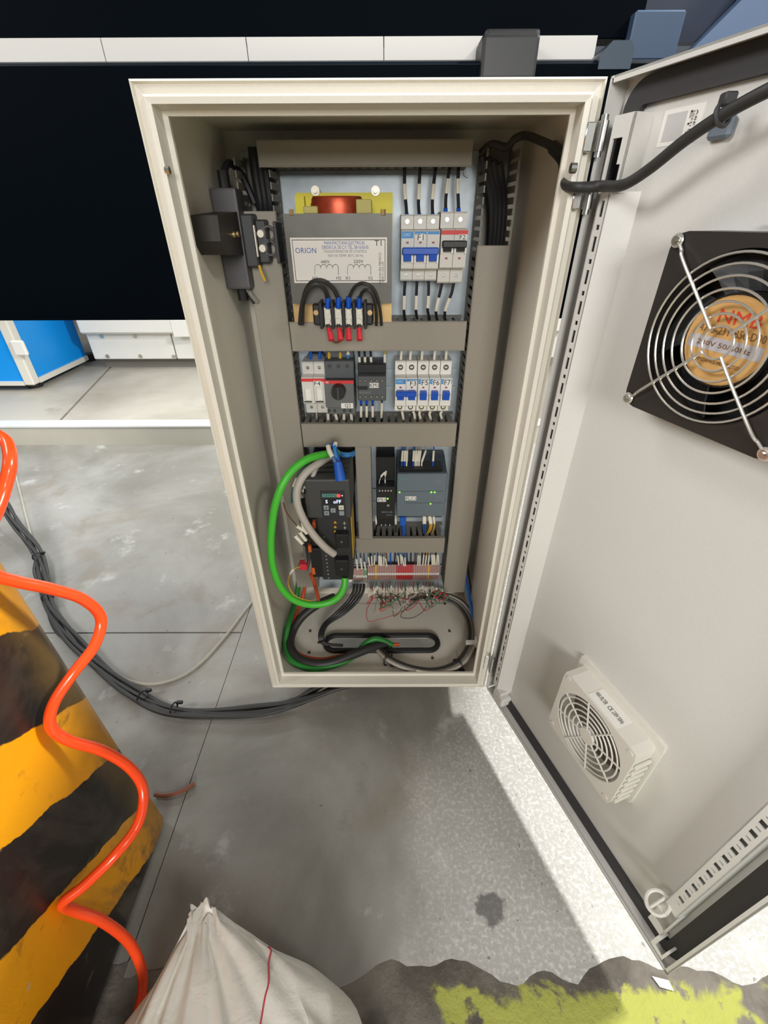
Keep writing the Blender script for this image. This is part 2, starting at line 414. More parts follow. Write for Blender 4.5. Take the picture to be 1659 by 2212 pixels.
for d, y in prof: ring.append([(-W2+d, y, -d), (W2-d, y, -d), (W2-d, y, -HT+d), (-W2+d, y, -HT+d)])
V = [p for r_ in ring for p in r_]; NP = len(prof)
b.faces(V, [(i*4+j, i*4+(j+1) % 4, ((i+1) % NP)*4+(j+1) % 4, ((i+1) % NP)*4+j) for i in range(NP) for j in range(4)])
b.build('front_rim', M_paint, cab)
b = MB(); b.box(-.175, .175, .2335, .235, -.80, -.025); b.build('mounting_plate', M_galv, cab)
for sx in (-1, 1):
    for z in (-.045, -.78): b = MB(); b.cyl((sx*.165, DP-T, z), (sx*.165, .235, z), .006, n=10); b.build('plate_stud', M_steel, cab)
GZ = -HT+T+.0012
b = MB(); _pl, _pr = Zp(700, 1392, GZ), Zp(948, 1388, GZ); _ya, _yb = Zp(830, 1404, GZ).y, Zp(830, 1378, GZ).y; _xa, _xb = _pl.x+.006, _pr.x-.006
for a in ((-gx-.008, _xa, gy0-.008, gy1+.008), (_xb, gx+.008, gy0-.008, gy1+.008), (_xa, _xb, gy0-.008, _ya), (_xa, _xb, _yb, gy1+.008)): b.box(a[0], a[1], a[2], a[3], -HT+T-.0002, GZ)
for dx_ in (-1, 1): b.box(dx_*(gx-.012)-.0012, dx_*(gx-.012)+.0012, gy0+.006, gy1-.006, GZ, GZ+.0006)
b.build('gland_plate', M_paint, cab)
def bolt(mb, u, v, z, r=.0028): p = Zp(u, v, z); mb.cyl((p.x, p.y, z), (p.x, p.y, z+.002), r, n=8)
for u, v in ((961, 1305), (971, 1364), (934, 1422), (670, 1364), (668, 1410), (706, 1425)): b = MB(); bolt(b, u, v, GZ); b.build('gland_bolt', mat('bolt_dull_grey', (92, 88, 78), .5, .4), cab)  # bolts in a dull dark grey
# rubber grommet round the cable slot
pl, pr = Zp(700, 1392, GZ), Zp(948, 1388, GZ); yb_, yf_ = Zp(830, 1372, GZ).y, Zp(830, 1410, GZ).y
cy_ = (yb_+yf_)/2; R_ = (yb_-yf_)/2-.003; hx0, hx1 = pl.x+R_+.003, pr.x-R_-.003
loop = [(hx0+(hx1-hx0)*i/8, cy_+R_) for i in range(9)]+[(hx1+R_*sin(pi*i/10), cy_+R_*cos(pi*i/10)) for i in range(1, 10)] + \
       [(hx1-(hx1-hx0)*i/8, cy_-R_) for i in range(9)]+[(hx0-R_*sin(pi*i/10), cy_-R_*cos(pi*i/10)) for i in range(1, 10)]
b = MB(); V, F = [], []; kk = 8; NN = len(loop)
for i, (x, y) in enumerate(loop):
    q0, q1 = Vector(loop[i-1]), Vector(loop[(i+1) % NN]); t = (q1-q0).normalized(); nn = Vector((t.y, -t.x))
    for j in range(kk):
        a = 2*pi*j/kk; V.append((x+nn.x*.0058*cos(a), y+nn.y*.0058*cos(a), GZ+.003+.0058*sin(a)))
for i in range(NN):
    for j in range(kk): F.append((i*kk+j, ((i+1) % NN)*kk+j, ((i+1) % NN)*kk+(j+1) % kk, i*kk+(j+1) % kk))
b.faces(V, F); b.smooth = True; b.build('slot_grommet', M_black, cab)
# hinges on the right edge
def hinge(u, v0, v1):
    b = MB(); p, q = Y(u, v0, -.008), Y(u-4, v1, -.008); x = W2+.001
    b.cyl((x, -.010, q.z), (x, -.010, p.z), .0042, n=12); b.cyl((x, -.010, q.z-.004), (x, -.010, q.z), .003, n=10); b.cyl((x, -.010, p.z), (x, -.010, p.z+.004), .003, n=10)
    b.box(W2-.012, W2-.004, -.0075, .005, q.z, p.z, .0008)
    b.smooth = True; return b.build('hinge', M_steel, cab)
hinge(1299, 262, 328); hinge(1272, 412, 452); hinge(1068, 1418, 1446)
for u, v in ((440, 196), (1053, 181), (1166, 188)): b = MB(); p = Y(u, v, .005); b.cyl((p.x, .0062, p.z), (p.x, .0035, p.z), .0028, n=12); b.build('rim_rivet', M_paint, cab)
b = MB()
for u, v in ((362, 368), ): p = X(u, v, -W2+.018); b.cyl((-.184, p.y, p.z), (-.180, p.y, p.z), .003, n=10)
p = X(1242, 363, .183); b.cyl((.184, p.y, p.z), (.179, p.y, p.z), .004, n=10)
b.build('earth_stud', M_steel, cab)

# ---- the door, swung open to the front (part of the cabinet)
DW_ = .40
d0 = MB(); sk = -.018
d0.box(-.004, DW_, sk-.0015, sk, -HT, 0)
door = d0.build('door', M_door, cab, label='door swung open to the right', xf=DM)
b = MB(); b.box(-.004, DW_, sk, -.0, -.0016, 0); b.box(0, DW_, sk, -.0, -HT, -HT+.0016); b.box(-.004, -.0024, sk, 0, -HT, 0); b.box(DW_-.0016, DW_, sk, 0, -HT, 0)
b.box(0, DW_, -.0016, 0, -.0045, 0); b.box(0, DW_, -.0016, 0, -HT, -HT+.0045); b.box(DW_-.0045, DW_, -.0016, 0, -HT, 0)
b.build('door_flange', M_door, door, xf=DM)
b = MB(); gw = .018
def ringpoly(b, t0, t1, z0, z1, wd, m0, m1, rad):
    def rr(t0, t1, z0, z1, r):
        P = []
        for cx, cz, a0 in ((t1-r, z1-r, 0), (t0+r, z1-r, pi/2), (t0+r, z0+r, pi), (t1-r, z0+r, 1.5*pi)):
            P += [(cx+r*cos(a0+pi/2*i/6), cz+r*sin(a0+pi/2*i/6)) for i in range(7)]
        return P
    A, B = rr(t0, t1, z0, z1, rad), rr(t0+wd, t1-wd, z0+wd, z1-wd, max(.002, rad-wd)); N = len(A)
    V = [(x, m0, z) for x, z in A]+[(x, m0, z) for x, z in B]+[(x, m1, z) for x, z in A]+[(x, m1, z) for x, z in B]
    F = []
    for i in range(N):
        j = (i+1) % N; F += [(2*N+i, 2*N+j, 3*N+j, 3*N+i), (i, j, N+j, N+i), (i, 2*N+i, 2*N+j, j), (N+i, N+j, 3*N+j, 3*N+i)]
    b.faces(V, F)
ringpoly(b, .004, DW_-.003, -HT+.003, -.003, gw, sk, sk+.005, .022); b.box(.0065, .0125, sk, -.0055, -HT+.03, -.03)
b.build('door_gasket', M_rubber, door, xf=DM)
def rail(t0, t1, ret, zt, zb, pat):
    """perforated stiffening rail: strip with slots cut as real openings, folded back to the door skin"""
    b = MB(); m = .001; th = .0014; tc = (t0+t1)/2; z = zt
    cuts = []
    while z > zb+.02:
        for kind, ln, gap in pat:
            if z-ln < zb+.01: break
            cuts.append((z, z-ln, kind)); z -= ln+gap
    zz = zt+.006
    for za, zc, kind in cuts:
        b.box(t0, t1, m-th, m, za, zz); hw = kind
        b.box(t0, tc-hw, m-th, m, zc, za); b.box(tc+hw, t1, m-th, m, zc, za); zz = zc
    b.box(t0, t1, m-th, m, zb, zz)
    b.box(t0, t0+th, sk, m, zb, zt+.006); b.faces([(t1-th, m, zb), (t1, m, zb), (ret, sk, zb), (ret-th, sk, zb), (t1-th, m, zt+.006), (t1, m, zt+.006), (ret, sk, zt+.006), (ret-th, sk, zt+.006)],
        [(0, 1, 2, 3), (7, 6, 5, 4), (0, 4, 5, 1), (1, 5, 6, 2), (2, 6, 7, 3), (3, 7, 4, 0)])
    return b.build('perforated_rail', M_door, door, xf=DM)
rail(.0135, .0265, .042, -.085, -.795, ((.0021, .0122, .0060), (.0022, .0040, .0052)))
rail(.3560, .3715, .374, -.055, -.735, ((.0030, .0070, .0045), (.0022, .0024, .0045)))
b = MB(); b.box(.012, .034, -.0005, .0012, -.042, -.027); b.box(.012, .015, -.0005, .0012, -.080, -.042); b.box(.026, .034, -.0005, .0012, -.060, -.042); b.box(.030, .034, -.0005, .0012, -.080, -.060); b.box(.0325, .034, sk, .0012, -.080, -.027)
b.build('rail_end', M_door, door, xf=DM)
b = MB(); b.box(.020, .048, sk, .003, -.823, -.802, .004, 2); b.box(.022, .040, sk, .002, -.802, -.795, .001); b.build('corner_cap', M_door, door, xf=DM)
b = MB(); b.box(.3725, .374, sk, .001, -.790, -.735); b.box(.356, .374, -.0005, .001, -.790, -.776); b.box(.356, .360, -.0005, .001, -.776, -.735); b.build('rail_end', M_door, door, xf=DM)
b = MB(); q = Dr(1422, 1945, .006)      # D shaped loop at the foot of the far rail
pts = []
for i in range(13):
    a = 2*pi*i/12; pts.append((q.x+.0105*cos(a)+.001, .008+.0105*sin(a), q.z-.0056*sin(a)))
b.tube(pts, .0022, 8, 4); b.tube([(q.x+.001, -.0025, q.z+.0056), (q.x+.001, .0185, q.z-.0056)], .0016, 8)
b.box(q.x-.002, q.x+.010, sk, .004, q.z-.018, q.z-.012, .001)
b.build('catch_loop', M_vent, door, xf=DM)
b = MB(); b.box(.372, .376, sk+.004, .0005, -.818, -.800); b.box(.386, .3885, sk+.004, .0005, -.818, -.800); b.box(.372, .3885, -.001, .0005, -.822, -.8175); b.build('flange_clip', M_white, door, xf=DM)
# sticker (the square code is left out)
a_, b_, c_ = Dr(1438, 240, sk), Dr(1524, 228, sk), Dr(1420, 322, sk)
b = MB(); b.box(a_.x, b_.x, sk, sk+.0003, c_.z+.001, a_.z); b.build('sticker', M_white, door, label='white sticker', xf=DM)
b = MB(); tw = b_.x-a_.x; zc = c_.z+.001; zh = a_.z-zc
b.box(a_.x+tw*.10, a_.x+tw*.62, sk+.0003, sk+.0004, zc+zh*.12, zc+zh*.88); b.build('sticker_field', mat('pale_grey_print', (196, 195, 192), .5), door, xf=DM)
DE, DN = Vector((DC, -DS, 0)), Vector((-DS, -DC, 0))
def dpt(t, m, z): return DM @ Vector((t, m, z))
for i, sx in enumerate((.72, .78, .86)):
    text(('E17', '20231108', 'ABE 76')[i], dpt(a_.x+tw*sx, sk+.0004, zc+zh*.5), (0, 0, -1), DE, zh*.72, tw*.045, M_ink, door)

# ================================================================== cooling fan on the door
FC, FZ, FM = .1825, -.1715, .020
fan = thing('cooling_fan', dpt(FC, sk, FZ-.066), 'black square cooling fan with chrome wire guard on the open door', 'fan')
b = MB(); hs = .0655
def square_with_hole(b, cx, cz, hs, R, m0, m1, rad=.008, n=48):
    def sq(a):
        c, s_ = cos(a), sin(a); k = min(hs/max(abs(c), 1e-9), hs/max(abs(s_), 1e-9))
        x, z = c*k, s_*k; lim = hs-rad
        if abs(x) > lim and abs(z) > lim:
            ox, oz = math.copysign(lim, x), math.copysign(lim, z); v = Vector((x-ox, z-oz)); v = v.normalized()*rad if v.length > 1e-9 else v; x, z = ox+v.x, oz+v.y
        return x, z
    V = []
    for m in (m0, m1):
        for i in range(n): x, z = sq(2*pi*i/n+.001); V.append((cx+x, m, cz+z))
        for i in range(n): V.append((cx+R*cos(2*pi*i/n), m, cz+R*sin(2*pi*i/n)))
    F = []
    for i in range(n):
        j = (i+1) % n
        F += [(i, j, n+j, n+i), (2*n+i, 3*n+i, 3*n+j, 2*n+j), (i, 2*n+i, 2*n+j, j), (n+i, n+j, 3*n+j, 3*n+i)]
    b.faces(V, F)
square_with_hole(b, FC, FZ, hs, .0575, sk, FM-.004, n=64)
b.build('housing', M_fanb, fan, xf=DM)
b = MB(); b.cyl((FC, sk+.0005, FZ), (FC, sk+.001, FZ), .0574, n=40); b.build('fan_back', M_black, fan, xf=DM)
b = MB(); b.cyl((FC, sk+.001, FZ), (FC, FM-.008, FZ), .0315, n=40); b.build('motor_hub', M_fanb, fan, xf=DM)
b = MB(); b.cyl((FC, FM-.008, FZ), (FC, FM-.0075, FZ), .0300, n=40); b.build('hub_label', M_fanhub, fan, xf=DM)
for k in range(5):
    b = MB(); a0 = 2*pi*k/5; V = []
    for i in range(6):
        a = a0+i*.17
        for r_ in (.0318, .0440, .0560): V.append((FC+r_*cos(a+(r_-.03)*6), sk+.006+.018*(i/5), FZ+r_*sin(a+(r_-.03)*6)))
    F = [(i*3+j, i*3+j+1, i*3+j+4, i*3+j+3) for i in range(5) for j in range(2)]
    b.faces(V, F); o = b.build('blade', M_black, fan, xf=DM)
    md = o.modifiers.new('thickness', 'SOLIDIFY'); md.thickness = .0012
HUBM = FM-.0074
text('NMB', dpt(FC+.004, HUBM, FZ+.016), DE, EZ, .030, .0085, mat('red_print', (224, 72, 50), .5), fan)
text('4715-23T-B50-D00', dpt(FC+.002, HUBM, FZ+.0065), DE, EZ, .048, .0052, mat('brown_print', (128, 92, 52), .5), fan)
b = MB(); b.box(FC-.0275, FC+.0275, FM-.0075, FM-.0073, FZ-.0075, FZ+.0015); b.build('rating_strip', M_silv, fan, xf=DM)
text('230V 50/60Hz', dpt(FC, FM-.0072, FZ-.003), DE, EZ, .040, .0034, mat('brown_print', (128, 92, 52)), fan)
text('IMPEDANCE PROTECTED', dpt(FC, HUBM, FZ-.0145), DE, EZ, .034, .0026, mat('brown_print', (128, 92, 52)), fan)
for k, r_ in enumerate((.0110, .0190, .0265, .0345, .0420, .0490, .0555)):
    b = MB(); b.torus((FC, FM, FZ), (0, 1, 0), r_, .00085, 64, 6); b.build('guard_ring', M_chrome, fan, xf=DM)
for k in range(4):
    sx, sz = ((-1, 1), (1, 1), (-1, -1), (1, -1))[k]; c5 = .0595
    b = MB(); b.tube([(FC+sx*.0075, FM+.0015, FZ+sz*.008), (FC+sx*.02, FM+.0018, FZ+sz*.021), (FC+sx*.047, FM+.0015, FZ+sz*.048), (FC+sx*.0525, FM-.001, FZ+sz*.0535), (FC+sx*.0570, FM-.002, FZ+sz*.0575)], .0012, 8, 5)
    b.torus((FC+sx*c5, FM-.002, FZ+sz*c5), (0, 1, 0), .0038, .0012, 16, 6); b.build('guard_arm', M_chrome, fan, xf=DM)
    b = MB(); b.cyl((FC+sx*c5, FM-.006, FZ+sz*c5), (FC+sx*c5, FM, FZ+sz*c5), .0036, .0030, 14); b.cyl((FC+sx*c5, FM, FZ+sz*c5), (FC+sx*c5, FM+.0012, FZ+sz*c5), .0016, n=6); b.build('screw', M_steel, fan, xf=DM)
b = MB(); b.tube([dpt(FC-.02, sk+.003, FZ+.069), dpt(FC+.01, sk+.002, FZ+.0685), dpt(FC+.05, sk+.003, FZ+.068)], .0016, 8)
b.build('fan_lead', M_black, None, 'thin black lead along the top edge of the black door fan', 'cable')

# ================================================================== filter grille at the foot of the door
VC, VZ = .2105, -.634; VH = .0575; VM = .014
vent = thing('filter_fan', dpt(VC, sk, VZ-.066), 'off-white square filter grille near the foot of the open door', 'vent')
b = MB(); square_with_hole(b, VC, VZ, VH, .0515, sk+.004, VM, .006, 64); b.build('frame', M_vent, vent, xf=DM)
b = MB(); square_with_hole(b, VC, VZ+.003, VH+.007, .054, sk, sk+.0045, .004, 64); b.build('back_flange', M_vent, vent, xf=DM)
b = MB(); b.cyl((VC, sk+.001, VZ), (VC, sk+.003, VZ), .0530, n=40); b.build('filter_mat', M_mesh, vent, xf=DM)
for r_ in (.0170, .0245, .0320, .0395, .0470):
    b = MB(); b.torus((VC, VM-.001, VZ), (0, 1, 0), r_, .0011, 56, 6); b.build('grille_ring', M_vent, vent, xf=DM)
b = MB(); b.cyl((VC, VM-.003, VZ), (VC, VM+.0006, VZ), .0115, .0105, 28); b.build('grille_hub', M_vent, vent, xf=DM)
for k in range(8):
    a = pi/8*0+2*pi*k/8+.28; b = MB(); b.tube([(VC+.010*cos(a), VM-.0008, VZ+.010*sin(a)), (VC+.0525*cos(a), VM-.0008, VZ+.0525*sin(a))], .0012, 6); b.build('grille_spoke', M_vent, vent, xf=DM)
for sx in (-1, 1):
    for sz in (-1, 1):
        b = MB(); b.cyl((VC+sx*.050, VM, VZ+sz*.050), (VC+sx*.050, VM+.0007, VZ+sz*.050), .0036, n=14); b.build('corner_screw', M_vent, vent, xf=DM)
for i in range(7):
    t = VC+VH+.0002; z = VZ-.045+i*.013
    b = MB(); b.box(t, t+.0035, sk+.005, VM-.004, z-.003, z+.003, .0008); b.build('side_louvre', M_vent, vent, xf=DM)
zt = VZ+VH
b = MB(); b.box(VC-.020, VC+.026, sk+.007, VM-.003, zt-.0001, zt+.0004); b.build('rating_label', M_white, vent, label='white rating label', xf=DM)
dn = -DN
for s_, t_, wd in (('FAN FILTER', -.010, .016), ('CE', .004, .006), ('230V', .012, .007), ('50Hz', .020, .007)):
    text(s_, dpt(VC+t_, .0005, zt+.0005), DE, DN*-1, wd, .0055, M_ink, vent)

# ================================================================== wire ducts
YD, YP = .175, .2335
GD = 'grey slotted wire ducts on the mounting plate'
def duct(label, u0, v0, u1, v1, vertical, lid=(None, None), slots=(1, 1)):
    """rect is the front of the lid; slotted side walls reach back to the plate"""
    x0, x1, z0, z1 = rect(u0, v0, u1, v1, YD)
    if vertical:
        xm = [(Y(u0, v, YD).x, Y(u1, v, YD).x) for v in (v0, v1)]
    o = thing('wire_duct', ((x0+x1)/2, YP, z0), label, 'wire duct', GD)
    b = MB(); b.box(x0, x1, YP-.0015, YP, z0, z1); fin, gap = .0075, .0045
    if vertical:
        z = z1
        for side, x in ((0, x0), (1, x1)):
            xa, xb = (x+.0008, x+.0024) if side == 0 else (x-.0024, x-.0008)
            if not slots[side]: b.box(xa, xb, YD+.002, YP, z0, z1); continue
            z = z1-.004
            b.box(xa, xb, YP-.012, YP, z0, z1)
            while z-fin > z0: b.box(xa, xb, YD+.0014, YP-.012, z-fin, z); z -= fin+gap
    else:
        for side, z in ((0, z0), (1, z1)):
            za, zb = (z+.0008, z+.0024) if side == 0 else (z-.0024, z-.0008)
            b.box(x0, x1, YP-.012, YP, za, zb); x = x0+.003
            while x+fin < x1: b.box(x, x+fin, YD+.0014, YP-.012, za, zb); x += fin+gap
    b.build('channel', M_ductin, o)
    b = MB(); la, lb = (z0 if lid[0] is None else lid[0]), (z1 if lid[1] is None else lid[1])
    b.box(x0, x1, YD-.0012, YD+.0008, la, lb, .0008)
    if vertical:
        b.box(x0-.0006, x0+.0006, YD-.0006, YD+.007, la, lb); b.box(x1-.0006, x1+.0006, YD-.0006, YD+.007, la, lb)
    else:
        b.box(x0, x1, YD-.0006, YD+.007, z0-.0006, z0+.0006); b.box(x0, x1, YD-.0006, YD+.007, z1-.0006, z1+.0006)
    b.build('lid', M_duct, o); return o
zl = Y(570, 456, YD).z; zr = Y(1055, 530, YD).z
duct('uppermost horizontal grey wire duct, above the transformer', 556, 303, 1021, 359, False)
duct('tall vertical grey wire duct along the left wall of the cabinet', 571, 330, 634, 1268, True, (None, zl))
duct('tall vertical grey wire duct along the right wall, open at its top', 1006, 310, 1066, 1279, True, (None, zr))
duct('horizontal grey wire duct directly below the transformer', 628, 696, 1006, 757, False)
duct('horizontal grey wire duct between breaker F4 row and the drive', 653, 916, 985, 964, False)
duct('short vertical grey wire duct between the drive and the power supply', 772, 965, 802, 1165, True)
duct('lowest horizontal grey wire duct, above the terminal strip', 769, 1163, 960, 1193, False)

# black conduit bundle seen where the right duct has no lid
for k in range(4):
    b = MB(); b.tube([Y(1042+k*12, 335+k*6, .19), Y(1050+k*11, 380, .195), Y(1062+k*9, 440, .20+.004*k), Y(1060+k*8, 520, .205), Y(1050+k*8, 560, .21)], .0046, 8, 5)
    b.build('cable', M_black, None, '%s from left of four black cables in the open right duct top' % ('first', 'second', 'third', 'fourth')[k], 'cable', 'black cables inside the open duct tops')
for k in range(3):
    b = MB(); b.tube([Y(545+k*11, 318, .195), Y(552+k*11, 380, .2), Y(562+k*10, 440, .2), Y(566+k*10, 500, .21)], .0058, 8, 5)
    b.build('cable', M_black, None, '%s from left of three black cables in the open left duct top' % ('first', 'second', 'third')[k], 'cable', 'black cables inside the open duct tops')
p = Y(1010, 372, .2335)
b = MB(); b.cyl((p.x, .2334, p.z), (p.x, .229, p.z), .0058, n=14); b.cyl((p.x, .229, p.z), (p.x, .2275, p.z), .004, n=14); b.build('plate_screw', M_galv, cab)

# ================================================================== DIN rails
def din(label, u0, u1, va, vb):
    yf = .2265; x0, x1 = Y(u0, va, yf).x, Y(u1, va, yf).x; zt, zb = Y(850, va, yf).z, Y(850, vb, yf).z
    h = (zt+zb)/2; zt, zb = h+.0175, h-.0175
    b = MB(); pr = [(YP, h-.0125), (YP, h+.0125), (yf+.001, h+.0125), (yf+.001, zt), (yf, zt), (yf, h+.0115), (YP-.001, h+.0115), (YP-.001, h-.0115), (yf, h-.0115), (yf, zb), (yf+.001, zb), (yf+.001, h-.0125)]
    b.prism(pr, 0, x0, x1); b.build('din_rail', M_galv, None, label, 'mounting rail', 'steel mounting rails behind the devices')
    return h
h1 = din('steel mounting rail behind breakers F1 and F2', 862, 1010, 500, 556)
h2 = din('steel mounting rail running behind contactor KM1 and breaker F3', 660, 986, 800, 839)
h3 = din('steel mounting rail behind the power supply and controller', 805, 966, 1060, 1085)
h4 = din('steel mounting rail carrying the small terminal strip', 762, 954, 1222, 1246)

# ================================================================== circuit breakers and other devices
YS, YF, YL = .190, .172, .161
def screw(parent, u, v, y, r, m=M_steel, name='screw'):
    b = MB(); p = Y(u, v, y); b.cyl((p.x, y+.004, p.z), (p.x, y+.0006, p.z), r*1.25, n=14); b.cyl((p.x, y+.0006, p.z), (p.x, y-.0004, p.z), r*.85, n=10)
    b.box(p.x-r*.7, p.x+r*.7, y-.0008, y-.0003, p.z-r*.12, p.z+r*.12); return b.build(name, m, parent)
def breaker(label, u0, u1, vs, poles, mbody, band, lever, lev, wins, txt, tv, tmat=M_ink, bandsplit=True):
    vm = (vs[1]+vs[2])/2; x0, x1 = Y(u0, vm, YF).x, Y(u1, vm, YF).x; uc = (u0+u1)/2
    zt, z1, z2, zb = Y(uc, vs[0], YS).z, Y(uc, vs[1], YF).z, Y(uc, vs[2], YF).z, Y(uc, vs[3], YS).z
    zb = min(zb, z2-.006)
    o = thing('circuit_breaker', ((x0+x1)/2, YS+.03, zb), label, 'circuit breaker')
    pw = (x1-x0)/poles; g = .00025
    for k in range(poles):
        a, c = x0+k*pw+g, x0+(k+1)*pw-g
        b = MB(); b.prism([(.2265, zt), (YS+.002, zt), (YS, zt-.002), (YS, z1+.001), (YF+.0015, z1), (YF, z1-.0015), (YF, z2+.0015), (YF+.0015, z2), (YS, z2-.001), (YS, zb+.002), (YS+.002, zb), (.2265, zb)], 0, a, c)
        b.build('pole', mbody, o)
        uk = u0+(k+.5)*(u1-u0)/poles
        xc = (a+c)/2
        for vv, zz in ((vs[0], zt-(zt-z1)*.45), (vs[3], (zb+z2)/2)):
            b = MB(); b.cyl((xc, YS+.001, zz), (xc, YS-.0004, zz), min(pw*.26, .0042), n=14); b.build('screw_well', M_dk if mbody is M_white else M_lgrey, o)
            b = MB(); b.cyl((xc, YS, zz), (xc, YS-.0008, zz), min(pw*.17, .0027), n=10); b.box(xc-.0022, xc+.0022, YS-.0011, YS-.0007, zz-.0004, zz+.0004); b.build('screw', M_steel, o)
        if lever:
            lt, lb = Y(uc, lev[0], YL).z, Y(uc, lev[1], YL).z
            b = MB(); b.prism([(YF, lt), (YL+.001, lt-.0005), (YL, lt-.002), (YL+.002, lb+.001), (YF, lb)], 0, xc-pw*.29, xc+pw*.29); b.build('lever', lever, o)
            b = MB(); zq = (lt+lb)/2
            b.box(a+.0005, a+pw*.16, YF-.004, YF+.001, lb-.002, zq); b.box(c-pw*.16, c-.0005, YF-.004, YF+.001, lb-.002, zq); b.build('lever_guard', M_white, o)
        if wins:
            zw = Y(uc, wins, YF).z; b = MB(); b.box(xc-.0016, xc+.0016, YF-.0004, YF+.001, zw-.0011, zw+.0011); b.build('indicator', mat('indicator_red', (150, 44, 48), .4), o)
        if band is M_lblue and bandsplit:
            ht = .0075 if k == 0 else .0032
            b = MB(); b.box(a+.0006, c-.0006, YF-.0004, YF+.001, z1-.0015-ht, z1-.0015); b.build('brand_band', band, o)
            if k == 0: text('CHNT', (xc-.001, YF-.0004, z1-.0052), EX, EZ, pw*.6, .0036, mat('pale_blue_print', (196, 222, 240), .5), o)
    if lever and poles > 1:
        lt = Y(uc, lev[0], YL).z; b = MB(); b.box(x0+pw*.10, x1-pw*.10, YL-.0004, YF-.002, lt-.008, lt, .001); b.build('lever_bar', lever, o)
    if band is not M_lblue and band:
        b = MB(); b.box(x0, x1, YF-.0004, YF+.001, z1-.006, z1-.0012); b.build('brand_band', band, o)
    if txt: 
        b = MB(); fbox(b, tv[0]-1.5, tv[1]-1, tv[2]+1.5, tv[3]+1, YF-.0007, YF+.0002); b.build('tag', M_white, o)
        ftext(txt, tv[0], tv[1], tv[2], tv[3], YF-.0008, M_ink, o)
    return o
breaker('three-pole white breaker tagged F1 with long blue lever', 866, 949, (463, 497, 582, 607), 3, M_lgrey, M_lblue, M_blue, (535, 566), 524, 'F1', (902, 506, 915, 519))
breaker('two-pole light grey breaker tagged F2 with black lever', 951, 1008, (457, 495, 580, 612), 2, M_lgrey, M_red, M_black, (520, 545), 558, 'F2', (993, 507, 1006, 517))
breaker('two-pole white breaker tagged F3 with joined blue levers', 853, 901, (780, 817, 878, 889), 2, M_white, M_lblue, M_blue, (847, 867), 837, 'F3', (886, 823, 899, 833))
breaker('single-pole white breaker tagged F5 beside F3', 902, 926, (780, 817, 878, 889), 1, M_white, M_lblue, M_blue, (848, 867), 837, 'F5', (911, 821, 925, 832))
breaker('single-pole white breaker tagged F6 between F5 and F7', 926.5, 950.5, (780, 817, 878, 889), 1, M_white, M_lblue, M_blue, (848, 867), 837, 'F6', (936, 821, 949, 832))
breaker('single-pole white breaker tagged F7 at right end of its row', 951, 975, (780, 817, 878, 889), 1, M_white, M_lblue, M_blue, (848, 867), 837, 'F7', (960, 821, 973, 832))
fh = breaker('two-pole pale grey fuse holder tagged F4 with a red band', 653, 703, (782, 816, 873, 893), 2, M_lgrey, M_red, None, None, None, 'F4', (679, 824, 692, 833))
fh.name = 'fuse_holder'; fh['category'] = 'fuse holder'
b = MB(); fbox(b, 662, 766, 700, 783, .205, .2265, .003); b.build('terminal_hood', M_q2, fh)
for u in (665, 690):
    b = MB(); fbox(b, u-6, 840, u+7, 866, YF-.003, YF+.001, .001); b.build('fuse_flap', M_white, fh)
    b = MB(); fbox(b, u-8, 867, u+9, 869.5, YF-.0012, YF+.0005); b.build('flap_slot', M_dk, fh)

# motor protection switch Q2
x0, x1, z0, z1 = rect(702, 828, 765, 881, .168)
q2 = thing('motor_starter', ((x0+x1)/2, .2265, z0-.01), 'dark grey motor protection switch tagged Q2 with round black knob', 'switch')
b = MB(); zt = Y(733, 780, .186).z; zs = Y(733, 812, .186).z; zb = Y(733, 895, .186).z
b.box(x0, x1, .168, .2265, z0, z1, .001); b.build('body', M_q2, q2)
b = MB(); b.box(x0, x1, .186, .2265, zs-.004, zt, .001); b.box(x0+.001, x1-.001, .205, .2265, zt, zt+.014, .001); b.build('upper_terminals', M_km, q2)
b = MB(); b.box(x0, x1, .186, .2265, zb, z0-.0003, .001); b.build('lower_terminals', M_q2, q2)
b = MB(); b.box(x0, x1, .1674, .169, Y(733, 829, .168).z, Y(733, 822, .168).z); b.build('brand_band', M_red, q2)
ftext('ABB', 703, 823.5, 709.5, 828, .1672, M_white, q2)
p = Y(730, 851, .150); b = MB(); b.cyl((p.x, .169, p.z), (p.x, .152, p.z), .0112, .0104, 28); b.build('knob', M_black, q2)
b = MB(); b.box(p.x-.0022, p.x+.0022, .1485, .153, p.z-.0100, p.z+.0100, .001); b.build('knob_grip', M_dk, q2)
b = MB(); fbox(b, 737, 871, 763, 882, .1673, .1685); b.build('tag', M_white, q2); ftext('Q2', 745, 872.5, 758, 881, .1671, M_ink, q2)
for u in (712, 731, 750):
    b = MB(); p = Y(u, 791, .186); b.cyl((p.x, .187, p.z), (p.x, .1855, p.z), .0032, n=12); b.build('screw_well', M_dk, q2)
for u in (711, 723, 744, 757):
    b = MB(); p = Y(u, 887, .186); b.cyl((p.x, .187, p.z), (p.x, .1852, p.z), .0028, n=12); b.build('screw_well', M_dk, q2)

